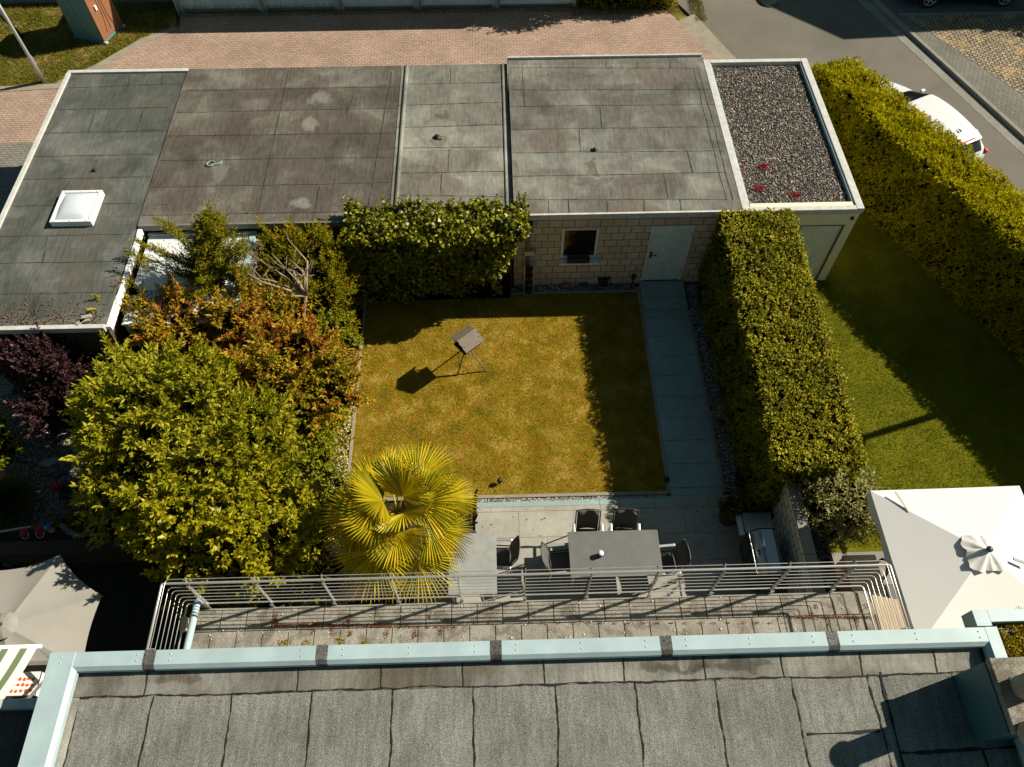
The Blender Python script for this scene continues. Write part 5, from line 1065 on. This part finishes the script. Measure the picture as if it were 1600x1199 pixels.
b=MB(); b.obox((GX0+.085,(ya+yb)/2,1.085),(.05,.12,.02),Matrix.Rotation(-.8,3,'Y')); b.build('badge',M['black'],lid)
b=MB(); b.box(GX0-.03,GX1,GY1-.10,GY1+.32,.86,.90); b.build('side_shelf',M['steel_grill'],gr,bevel=.012)
b=MB(); b.box(GX0-.15,GX0-.032,GY1-.14,GY1+.30,.80,.84); b.build('front_shelf',M['alu'],gr,bevel=.01)
b=MB(); b.box(GX0+.02,GX1,GY0-.28,GY0+.085,.86,.90); b.build('side_shelf',M['alu_dark'],gr,bevel=.012)
for y in (GY0+.2,GY1-.2):
    for x in (GX0+.08,GX1-.08): b=MB(); b.tube([(x,y-.02,.065),(x,y+.02,.065)],.05,12); b.build('wheel',M['dark_rubber'],gr)
for i in range(4): b=MB(); y=GY0+.25+i*.2; b.tube([(GX0-.021,y,.86),(GX0-.05,y,.86)],.026,10); b.build('knob',M['black'],gr)
# painted brick wall with slab capping
pw=thing('garden_wall','painted pale brick wall with dark slate coping beside the grill','wall',(5.8,5.3,0))
b=MB(); b.box(5.70,5.90,2.32,6.72,-.1,1.55); b.build('wall',M['wall_pale_brick'],pw)
b=MB()
for i,(a_,c_) in enumerate([(2.33,3.2),(3.21,4.1),(4.11,4.95),(4.96,5.75),(5.76,6.45)]): b.box(5.69,5.915,a_,c_,1.552,1.60)
b.build('coping',M['concrete'],pw,bevel=.008)
pd=thing('planter_bed','narrow brick edged planting strip with dark stones behind the brick wall','planter',(6.15,5.8,0))
b=MB(); b.box(5.92,6.08,4.6,6.5,-.1,1.35); b.box(6.081,6.34,4.6,4.70,-.1,1.3); b.box(6.281,6.34,4.701,6.5,-.1,1.30); b.build('edging',M['terracotta'],pd); b=MB(); b.box(6.082,6.28,4.702,6.5,-.1,1.25); b.build('soil',M['soil'],pd)
stuff('slate_chippings',stones(420,rect_pts(5.92,6.28,4.95,6.4,1.37),.035,0,.5),M['slate'])
b=MB(); b.box(6.10,6.34,4.25,4.59,-.1,1.28); tag(b.build('black_box',M['slate'],bevel=.01),'flat topped black box at the end of the brick wall','box')
sb=thing('storage_box','beige garden storage box behind the balcony railing','storage box',(7.05,4.9,0))
s1=at(1318,869,.85); s2=at(1367,868,.85); b=MB(); b.box(s1.x,s2.x,s1.y-.75,s1.y,.02,.78); b.build('box',M['beige_pl'],sb,bevel=.015); b=MB(); b.box(s1.x-.02,s2.x+.02,s1.y-.77,s1.y+.02,.782,.85); b.build('lid',M['beige_pl'],sb,bevel=.02)
b=MB(); b.tube([(s2.x+.14,s1.y-.05,.5),(s2.x+.18,s1.y-.05,.75),(s2.x+.24,s1.y-.12,.78),(s2.x+.26,s1.y-.3,.6),(s2.x+.25,s1.y-.35,.3)],.03,8); tag(b.build('hose_loop',M['black']),'black hose loop beside the beige storage box','hose')
dk=thing('timber_platform','light timber boards visible below the right end of the railing','decking',(6.5,3.4,0))
kx0=at(1364,935,2.75).x; kx1=at(1416,975,2.75).x; nb_=5
for i in range(nb_): w_=(kx1-kx0)/nb_; b=MB(); b.box(kx0+i*w_,kx0+(i+.93)*w_,2.42,3.80-.02*i,2.72,2.75); b.build('board',M['wood_light'],dk)
b=MB(); b.box(kx0,kx1,2.44,2.52,.0,2.71); b.box(kx0,kx1,3.4,3.48,.0,2.71); b.build('frame',M['wood_light'],dk)
# bird feeder on the lawn
bf=thing('bird_feeder','weathered wooden bird feeder house on three legs casting a shadow on the lawn','bird feeder',(-.75,10.5,0))
F1=at(713.5,588.5); F2=at(760,581.5); F3=Vector((-.86,11.08,0)); ap=Vector((-.78,10.5,.92))
for f in (F1,F2,F3):
    d=(f-ap).normalized(); b=MB(); b.tube([f+Vector((0,0,0)),ap-d*.05],.017,8); b.build('leg',M['wood_grey'],bf)
r0=at(714.5,533,1.30); r1=at(743,513,1.30); r0=Vector((r0.x,r0.y,0)); r1=Vector((r1.x,r1.y,0)); ax=(r1-r0); L=ax.length; ax.normalize(); pn=Vector((ax.y,-ax.x,0))
b=MB(); mid=(r0+r1)/2
def FP(a,c,z): q=mid+ax*a+pn*c; return (q.x,q.y,z)
rz_,ez=1.30,1.12; hw=.30
for sg in (1,-1):
    nb_=5
    for k in range(nb_):
        u0,u1=k/nb_,(k+1)/nb_; z0=rz_-(rz_-ez)*u0; z1=rz_-(rz_-ez)*u1; e=random.uniform(-.012,.012)
        a0,a1=-L/2+e,L/2+e; th=.014
        b.add([FP(a0,sg*hw*u0,z0),FP(a1,sg*hw*u0,z0),FP(a1,sg*hw*u1-sg*.004,z1),FP(a0,sg*hw*u1-sg*.004,z1),FP(a0,sg*hw*u0,z0-th),FP(a1,sg*hw*u0,z0-th),FP(a1,sg*hw*u1-sg*.004,z1-th),FP(a0,sg*hw*u1-sg*.004,z1-th)],[(0,1,2,3),(4,7,6,5),(0,4,5,1),(1,5,6,2),(2,6,7,3),(3,7,4,0)])
b.build('roof',M['wood_grey'],bf)
b=MB(); Rm=Matrix((ax,-pn,Vector((0,0,1)))).transposed()
b.obox((mid.x,mid.y,.93),(L*.9,.42,.025),Rm); b.build('floor',M['wood_dark'],bf)
b=MB()
for a_ in (-L*.4,L*.4):
    for c_ in (-.17,.17): q=mid+ax*a_+pn*c_; b.box(q.x-.012,q.x+.012,q.y-.012,q.y+.012,.94,1.2)
    q=mid+ax*a_; b.add([FP(a_,-.2,1.13),FP(a_,.2,1.13),FP(a_,0,1.28)],[(0,1,2)])
b.build('corner_post',M['wood_dark'],bf)

# ================================================================== parasols
def parasol(label,c,n,Rr,zc,ze,rot,mat,val=0.,sag=.10,square=False):
    t=thing('parasol',label,'parasol',(c[0],c[1],0)); b=MB(); ms=9
    cor=[Vector((c[0]+Rr*math.cos(rot+2*PI*k/n),c[1]+Rr*math.sin(rot+2*PI*k/n),ze)) for k in range(n)]; ap=Vector((c[0],c[1],zc))
    for k in range(n):
        A,B=cor[k],cor[(k+1)%n]; V=[];m=8
        for i in range(m+1):
            for j in range(m+1):
                u=i/m; v_=j/m; p=ap.lerp(A.lerp(B,v_),u); p.z-=sag*math.sin(PI*v_)*u*(1.1-.6*u); 
                q=(A+B)/2; inw=(Vector((c[0],c[1],ze))-q).normalized(); p+=inw*(.06*Rr*math.sin(PI*v_)*u*u*(0 if square else .8)); V.append(p)
        b.add(V,[(i*(m+1)+j,(i+1)*(m+1)+j,(i+1)*(m+1)+j+1,i*(m+1)+j+1) for i in range(m) for j in range(m)],0,True)
        if val:
            E=[V[m*(m+1)+j] for j in range(m+1)]; out=((A+B)/2-Vector((c[0],c[1],ze))).normalized()
            b.add(E+[e+Vector((0,0,-val))+out*.03*math.sin(i*2.1) for i,e in enumerate(E)],[(j,j+1,m+2+j,m+1+j) for j in range(m)],0,True)
    o=b.build('canopy',mat,t); sm=o.modifiers.new('thick','SOLIDIFY'); sm.thickness=.006; sm.use_rim=False
    b=MB()
    for k in range(n): b.bar(ap-Vector((0,0,.05)),cor[k]-Vector((0,0,.03)),.02,.025)
    b.build('ribs',M['alu'],t); return t,ap,cor
pc=at(1541,862,3.02)
t,ap,cor=parasol('large square white cantilever parasol over the neighbouring patio',(pc.x,pc.y),4,1.98,3.02,2.55,R(45.5),M['parasol_white'],.20,.015,True)
# rumpled wind vent on top
b=MB(); n=40; V=[]
for j in range(5):
    for i in range(n):
        a=2*PI*i/n; r_=(.03,.12,.20,.28,.36)[j]*(1+.14*math.cos(4*(a-R(45)))+.05*(j/4)*math.sin(i*1.9)); V.append((ap.x+r_*math.cos(a),ap.y+r_*math.sin(a),ap.z+(.06,.035,.0,-.035,-.07)[j]+.025*(j/4)*math.sin(i*1.7)+.02*(j/4)*math.sin(i*.9+j)))
b.add(V,[(j*n+i,(j+1)*n+i,(j+1)*n+(i+1)%n,j*n+(i+1)%n) for j in range(4) for i in range(n)],0,True); o=b.build('vent',M['parasol_white'],t); sm=o.modifiers.new('thick','SOLIDIFY'); sm.thickness=.006; sm.use_rim=False
b=MB(); b.lathe([(.05,.09),(.055,.13),(.04,.15),(0,.155)],(ap.x,ap.y,ap.z),16); b.build('finial',M['alu_dark'],t)
for k,dd in ((1,.62),(0,.1)):
    c_=cor[1]; q=ap.lerp(c_,.80 if k else .5)
q=ap.lerp(cor[1],.72); b=MB(); b.bar(q+Vector((.10,-.12,.03)),q+Vector((-.04,.28,.05)),.035,.015); b.build('strap',M['beige_pl'],t)
b=MB(); b.bar(ap+Vector((.45,-.12,-.05)),ap+Vector((.72,-.2,-.12)),.05,.02); b.build('strap',M['alu_dark'],t)
b=MB(); b.tube([(ap.x+2.3,ap.y+.2,0),(ap.x+2.2,ap.y+.15,2.4),(ap.x+1.6,ap.y+.1,3.2),(ap.x+.1,ap.y,3.25),(ap.x,ap.y,3.12)],.045,10); b.build('arm',M['alu'],t) if 0 else None
b=MB(); b.tube([(ap.x,ap.y,0),(ap.x,ap.y,ap.z+.05)],.035,10); b.build('pole',M['alu'],t); b=MB(); b.box(ap.x-.4,ap.x+.4,ap.y-.4,ap.y+.4,0,.08); b.build('base',M['slate'],t,bevel=.01)
pl_=at(6,978,2.55)
t,ap,cor=parasol('grey beige octagonal parasol with leaf shadows, at the lower left','' or (pl_.x,pl_.y),7,1.42,2.55,2.12,R(77),M['parasol_beige'],.0,.06)
b=MB(); n=28; V=[]
for j in range(4):
    for i in range(n):
        a=2*PI*i/n; r_=(.03,.10,.17,.23)[j]; V.append((ap.x+r_*math.cos(a),ap.y+r_*math.sin(a),ap.z+(.09,.075,.05,.0)[j]+.014*(j/3)*math.sin(i*2.3)))
b.add(V,[(j*n+i,(j+1)*n+i,(j+1)*n+(i+1)%n,j*n+(i+1)%n) for j in range(3) for i in range(n)],0,True); o=b.build('vent',M['parasol_beige'],t); sm=o.modifiers.new('thick','SOLIDIFY'); sm.thickness=.005; sm.use_rim=False
b=MB(); b.lathe([(.03,.08),(.03,.12),(0,.13)],(ap.x,ap.y,ap.z),12); b.build('finial',M['wood_dark'],t)
b=MB(); b.tube([(ap.x,ap.y,.02),(ap.x,ap.y,ap.z)],.025,10); b.build('pole',M['wood_dark'],t)

# ================================================================== left neighbour
lh=thing('neighbour_house','neighbouring house roof with brown felt at the lower left corner','house',(-9,0,0))
b=MB(); b.box(-16,-5.62,-8,1.88,-.1,5.1); b.build('wall',M['render_white'],lh)
b=MB(); b.box(-16,-5.6,-8,1.9,5.102,5.22); b.build('roof',M['felt_brown'],lh); b=MB(); b.box(-16,-5.6,1.901,2.02,5.0,5.34); b.build('edge_trim',M['white_trim'],lh,bevel=.01)
aw=thing('awning','green and white striped awning at the lower left edge','awning',(-8.3,2.7,3.0))
m,nt,bs=new_mat('striped canvas'); tc=nt.nodes.new('ShaderNodeTexCoord'); s_=N(nt,'ShaderNodeSeparateXYZ',{0:tc.outputs['Object']})
f=math_(nt,'FRACT',math_(nt,'MULTIPLY',s_.outputs[0],1/.27)); setc(nt,bs,ramp(nt,f,[(0.,(.70,.69,.64)),(.5,(.70,.69,.64)),(.501,(.15,.20,.10)),(.88,(.15,.20,.10)),(.881,(.7,.69,.64))],'CONSTANT'),.9,.1); M['stripe']=m
a1=at(57,1013,4.1); a2=at(8,1089,4.6); aw.location=(-8.3,2.7,4.1)
b=MB(); V=[];m=10
for j in range(m+1):
    u=j/m; y=a1.y+(2.03-a1.y)*u; z=4.1+.5*u-.04*math.sin(PI*u); V+=[(-13,y,z),(a1.x+(at(10,1085,4.55).x-a1.x)*u*.0,y,z)]
b.add(V,[(2*j,2*j+1,2*j+3,2*j+2)[::-1] for j in range(m)],0,True); o=b.build('cloth',M['stripe'],aw); sm=o.modifiers.new('thick','SOLIDIFY'); sm.thickness=.006; sm.use_rim=False
b=MB(); b.tube([(-13,a1.y+.03,4.08),(a1.x+.05,a1.y+.03,4.08)],.03,10); b.build('front_bar',M['white_paint'],aw); b=MB(); b.bar((a1.x-.02,a1.y+.03,4.05),(a1.x+.35,a1.y-.25,4.05),.03,.04); b.bar((a1.x+.35,a1.y-.25,4.05),(a1.x-.05,2.03,4.1),.03,.04); b.build('arm',M['alu'],aw)
st_=thing('side_table','table under the awning with a white cloth printed with orange fruit','table',(-7.2,2.95,0))
t1=at(64,1048,3.7); t2=at(58,1087,3.7)
nb=thing('neighbour_balcony','balcony of the neighbouring house under the striped awning','balcony',(-9,2.4,2.9)); b=MB(); b.box(-13,-5.95,2.03,t1.y+.10,2.8,3.0); b.build('deck',M['deck'],nb); b=MB(); b.box(-13,-5.95,t1.y+.10,t1.y+.16,2.8,3.62); b.build('parapet',M['grey_trim'],nb)
b=MB(); b.box(t1.x-1.0,t1.x,t2.y,t1.y,3.65,3.68); b.build('tabletop',M['wood_dark'],st_)
for x in (t1.x-.95,t1.x-.08):
    for y in (t2.y+.04,t1.y-.08): b=MB(); b.box(x,x+.05,y,y+.05,3.0,3.649); b.build('leg',M['wood_dark'],st_)
M['cloth']=plain('white cotton cloth',(.74,.72,.68),.9,.1,0,.06,4.); M['orange']=plain('orange fruit print',(.70,.13,.03),.9,.1,0,.3,30.)
b=MB(); b.box(t1.x-.99,t1.x-.01,t2.y+.01,t1.y-.01,3.681,3.686); b.box(t1.x-.008,t1.x-.003,t2.y+.01,t1.y-.01,3.5,3.686)
tc_=tag(b.build('tablecloth',M['cloth']),'white tablecloth printed with orange fruit beside the striped awning','tablecloth'); b=MB()
for r_ in range(3):
    for c_ in range(6): b.lathe([(.026,0),(.0,.0005)],(t1.x-.08-.068*c_+random.uniform(-.006,.006),t1.y-.11-.085*r_+random.uniform(-.006,.006),3.6875),12,sy=random.uniform(.75,1.1))
b.build('fruit_print',M['orange'],tc_)
b=MB()
for i in range(3): b.box(t1.x+.06+i*.12,t1.x+.16+i*.12,2.1,t1.y+.05,3.40,3.43)
b.box(t1.x+.06,t1.x+.40,2.12,2.18,3.0,3.399)
tag(b.build('wooden_bench',M['wood_light']),'brown slatted bench partly visible next to the orange fruit cloth','bench')
rw=thing('retaining_wall','low dark stone wall between the left terrace and the gravel garden','wall',(-9,5.9,0))
b=MB(); b.box(-14,-6.05,5.73,5.95,-.1,.62); b.build('wall',M['wall_brown'],rw); b=MB(); b.box(-14,-6.0,5.70,6.0,.622,.66); b.build('coping',M['wood_dark'],rw,bevel=.01)
b=MB(); b.box(-14,-6.3,6.001,6.30,-.1,.56); tag(b.build('wall_bench',M['soil']),'dark raised strip behind the low stone wall','ledge')
zt=.66
def toy(px,py,label,kind,cat,f):
    p=at(px,py,zt); t=thing(kind,label,cat,(p.x,p.y,zt)); f(p,t); return t
def bk(col,r=.09,h=.16):
    def f(p,t):
        b=MB(); b.lathe([(r*.7,0),(r,h),(r*.92,h),(r*.66,.02)],p,16); b.build('bucket',M[col],t); b=MB(); b.tube([p+Vector((r*math.cos(a),r*math.sin(a)*1.2-.02,h*.6-abs(math.sin(a))*.08)) for a in np.linspace(-PI,0,9)],.006,6); b.build('handle',M['white_paint'],t)
    return f
toy(42,834,'dark red bucket with white handle, leftmost on the low stone wall','bucket','bucket',bk('red',.08,.12))
toy(66,832,'bright red bucket on the low stone wall, next to the blue lid','bucket','bucket',bk('red',.09,.15))
def jar(p,t):
    b=MB(); b.lathe([(.06,0),(.06,.16),(.05,.17)],p,14); b.build('body',M['beige_pl'],t); b=MB(); b.lathe([(.075,.171),(.075,.2),(0,.21)],p,14); b.build('lid',M['blue'],t)
toy(82,829,'small canister with blue lid on the low stone wall','canister','canister',jar)
toy(166,822,'small red pail on a white stick at the right end of the stone wall','pail','pail',bk('red',.06,.1))
for i,(px,py,a) in enumerate([(105,828,-.6),(112,832,-.5),(120,836,-.25),(132,838,.1)]):
    p=at(px,py,zt); b=MB(); b.obox((p.x,p.y,zt+.02+.016*i),(.42,.09,.015),Matrix.Rotation(a,3,'Z')); tag(b.build('timber_offcut',M['wood_grey']),['grey timber offcut at the left end of the pile on the wall','grey timber offcut second in the pile on the wall','grey timber offcut third in the pile on the wall','grey timber offcut lying almost level on top of the pile'][i],'timber','loose timber offcuts on the stone wall')
p=at(22,828,zt); b=MB(); b.bar((p.x-.5,p.y-.08,zt+.02),(p.x+.35,p.y+.05,zt+.02),.04,.03); tag(b.build('broomstick',M['wood_light']),'long pale wooden stick lying along the low wall','stick')
b=MB(); p=at(87,760,.12); blob(b,(p.x,p.y,.12),(.11,.09,.11),seed=4,amp=.1,seg=(14,10)); tag(b.build('red_ball',M['red']),'small red ball lying in the dark gravel garden','ball')
p=at(76,721,.06); b=MB(); b.prism([(p.x-.22,p.y-.04),(p.x-.02,p.y-.13),(p.x+.2,p.y-.02),(p.x+.2,p.y+.10),(p.x-.02,p.y+.10)],0,.05); tag(b.build('stepping_stone',M['stone_grey_slab'],bevel=.008),'pale grey stepping stone in the dark gravel garden','stone')
p=at(88,737,.0); b=MB(); b.prism([(p.x-.1,p.y-.1),(p.x+.05,p.y-.2),(p.x+.3,p.y-.02),(p.x+.05,p.y+.06)],0,.04); tag(b.build('slate_slab',M['slate'],bevel=.008),'dark slate slab lying below the pale stepping stone','stone')
tr=thing('trough','dark rectangular plant trough in the shaded gravel garden','planter',(at(115,775).x,at(115,775).y,0)); p=at(115,775)
b=MB(); b.box(p.x-.20,p.x+.25,p.y-.10,p.y-.07,0,.25); b.box(p.x-.20,p.x+.25,p.y+.12,p.y+.15,0,.25); b.box(p.x-.20,p.x-.17,p.y-.07,p.y+.12,0,.25); b.box(p.x+.22,p.x+.25,p.y-.07,p.y+.12,0,.25); b.build('box',M['slate'],tr,bevel=.006); b=MB(); b.box(p.x-.169,p.x+.219,p.y-.069,p.y+.119,0,.2); b.build('soil',M['soil'],tr)
# child's scooter
p=at(8,884,0); kc=thing('kick_scooter','turquoise wheeled scooter lying on the left terrace by the edge','scooter',(p.x,p.y,0))
b=MB(); b.bar((p.x-.35,p.y,.10),(p.x+.0,p.y,.10),.11,.02); b.tube([(p.x+.05,p.y,.1),(p.x-.02,p.y,.65)],.014,8); b.tube([(p.x-.03,p.y-.15,.65),(p.x-.03,p.y+.15,.65)],.014,8); b.build('frame',M['black'],kc)
for x in (p.x+.10,p.x-.42):
    b=MB(); b.tube([(x+.075*math.cos(a),p.y-.02,.08+.075*math.sin(a)) for a in np.linspace(0,2*PI,17)],.018,8,cap=False); wv=b.build('wheel',M['teal_pl'],kc); b=MB(); 
    for a in (0,PI/3,2*PI/3): b.bar((x-.07*math.cos(a),p.y-.02,.08-.07*math.sin(a)),(x+.07*math.cos(a),p.y-.02,.08+.07*math.sin(a)),.01,.01)
    b.build('spokes',M['teal_pl'],wv)

# ================================================================== cars
def car(label,loc,rz,paint,name='parked_car'):
    t=thing(name,label,'car',(0,0,0))
    # x, half width, sill z, belt z, roof half width, top z
    S=[(2.12,.55,.32,.52,.50,.56),(2.06,.72,.24,.62,.62,.68),(1.85,.84,.22,.72,.70,.80),(1.3,.89,.20,.86,.74,.94),(.98,.90,.20,.92,.74,1.0),(.20,.905,.20,.95,.60,1.42),(-.3,.905,.20,.97,.62,1.475),(-1.0,.90,.20,.99,.61,1.46),(-1.62,.885,.22,1.01,.57,1.39),(-2.02,.84,.26,.98,.58,1.02),(-2.12,.76,.34,.78,.60,.84)]
    rows=[];b=MB();gl=MB()
    for x,w_,zs,zb,wt,zt_ in S:
        h=[(w_*.90,zs),(w_,zs+.16),(w_*1.0,zs+.36 if zs+.36<zb else (zs+zb)/2),(w_*.965,zb),(wt,zt_-.045),(wt*.80,zt_-.006),(wt*.4,zt_+.008)]
        rows.append([(x,-y,z) for y,z in h]+[(x,y,z) for y,z in h[::-1]])
    k=len(rows[0])
    def face(i,j): return [rows[i][j],rows[i][j+1],rows[i+1][j+1],rows[i+1][j]]
    for i in range(len(rows)-1):
        for j in range(k-1):
            side=j in (3,k-5); topf=3<j<k-5
            glass=(i in (5,6,7) and side) or (i==4 and (topf or side)) or (i==8 and (topf))
            if glass: gl.add(face(i,j),[(0,1,2,3)],0,True)
            else: b.add(face(i,j),[(0,1,2,3)],0,True)
    for r_,rev in ((rows[0],True),(rows[-1],False)): b.add(r_,[tuple(range(k))[::-1] if rev else tuple(range(k))])
    o=b.build('body',paint,t,local=True); 
    import bmesh
    for oo in (o,gl.build('windows',M['glass_dark'],t,local=True)):
        bm=bmesh.new(); bm.from_mesh(oo.data); bmesh.ops.remove_doubles(bm,verts=bm.verts,dist=.0005); bmesh.ops.recalc_face_normals(bm,faces=bm.faces); bm.to_mesh(oo.data); bm.free()
        if oo is o: su=oo.modifiers.new('sub','SUBSURF'); su.levels=1; su.render_levels=2
        else: so2=oo.modifiers.new('sub','SUBSURF'); so2.levels=1; so2.render_levels=2
    b=MB(); b.box(-2.14,-1.96,-.52,.52,1.30,1.335); b.build('spoiler',paint,t,bevel=.01,local=True) if 0 else None
    b=MB(); b.add([(-1.56,-.52,1.425),(-1.56,.52,1.425),(-1.86,.50,1.33),(-1.86,-.50,1.33),(-1.56,-.52,1.39),(-1.56,.52,1.39),(-1.84,.5,1.30),(-1.84,-.5,1.30)],[(0,3,2,1),(4,5,6,7),(0,1,5,4),(1,2,6,5),(2,3,7,6),(3,0,4,7)]); b.build('spoiler',paint,t,bevel=.01,local=True)
    b=MB(); b.box(-1.80,-1.76,-.28,.28,1.352,1.362); b.build('brake_light',M['red'],t,local=True)
    for s in (-1,1):
        b=MB(); b.obox((-2.0,s*.72,.86),(.14,.12,.26),Matrix.Rotation(-.15,3,'Y')); b.build('tail_light',M['red'],t,bevel=.03,local=True)
        b=MB(); b.obox((1.93,s*.68,.66),(.22,.22,.10),Matrix.Rotation(.2,3,'Y')); b.build('headlight',M['dome'],t,bevel=.03,local=True)
        b=MB(); b.obox((.78,s*.98,.98),(.10,.16,.10)); b.build('mirror',paint,t,bevel=.03,local=True)
        for x in (1.32,-1.35):
            b=MB(); b.tube([(x,s*.70,.31),(x,s*.90,.31)],.315,24); wv=b.build('wheel',M['dark_rubber'],t,local=True)
            b=MB(); b.tube([(x,s*.895,.31),(x,s*.912,.31)],.06,14)
            for q in range(5): a=2*PI*q/5; b.bar((x,s*.905,.31),(x+.2*math.cos(a),s*.905,.31+.2*math.sin(a)),.045,.012,up=(0,1,0))
            b.tube([(x+.205*math.cos(a),s*.905,.31+.205*math.sin(a)) for a in np.linspace(0,2*PI,25)],.014,6,cap=False); b.build('rim',M['alu'],wv,local=True)
    b=MB(); b.add([(-1.34,-.015,1.46),(-1.34,.015,1.46),(-1.47,.012,1.44),(-1.47,-.012,1.44),(-1.46,0,1.49)],[(0,1,4),(1,2,4),(2,3,4),(3,0,4)]); b.build('antenna_fin',M['slate'],t,local=True)
    b=MB(); b.box(-1.95,1.9,-.75,.75,.17,.24); b.build('underbody',M['black'],t,local=True)
    t.location=loc; t.rotation_euler=(0,0,rz); return t
hd=Vector((at(1385,148,.6)-at(1540,258,.6))); ang=math.atan2(6.9,-3.35)
rr=at(1488,196,1.42); rt_=Vector((math.sin(ang),-math.cos(ang),0))
tail=at(1536,236,.9); fwdv=Vector((math.cos(ang),math.sin(ang),0)); cc_=tail-rt_*.55+fwdv*2.05
car('white hatchback parked on the street behind the cypress hedge',(cc_.x,cc_.y,-.10),ang,M['car_white'])
wl_=at(1454,1,.31); car('black car on the dark parking area at the upper right corner',(wl_.x+1.32,wl_.y+.92,.012),R(180),M['car_black'])
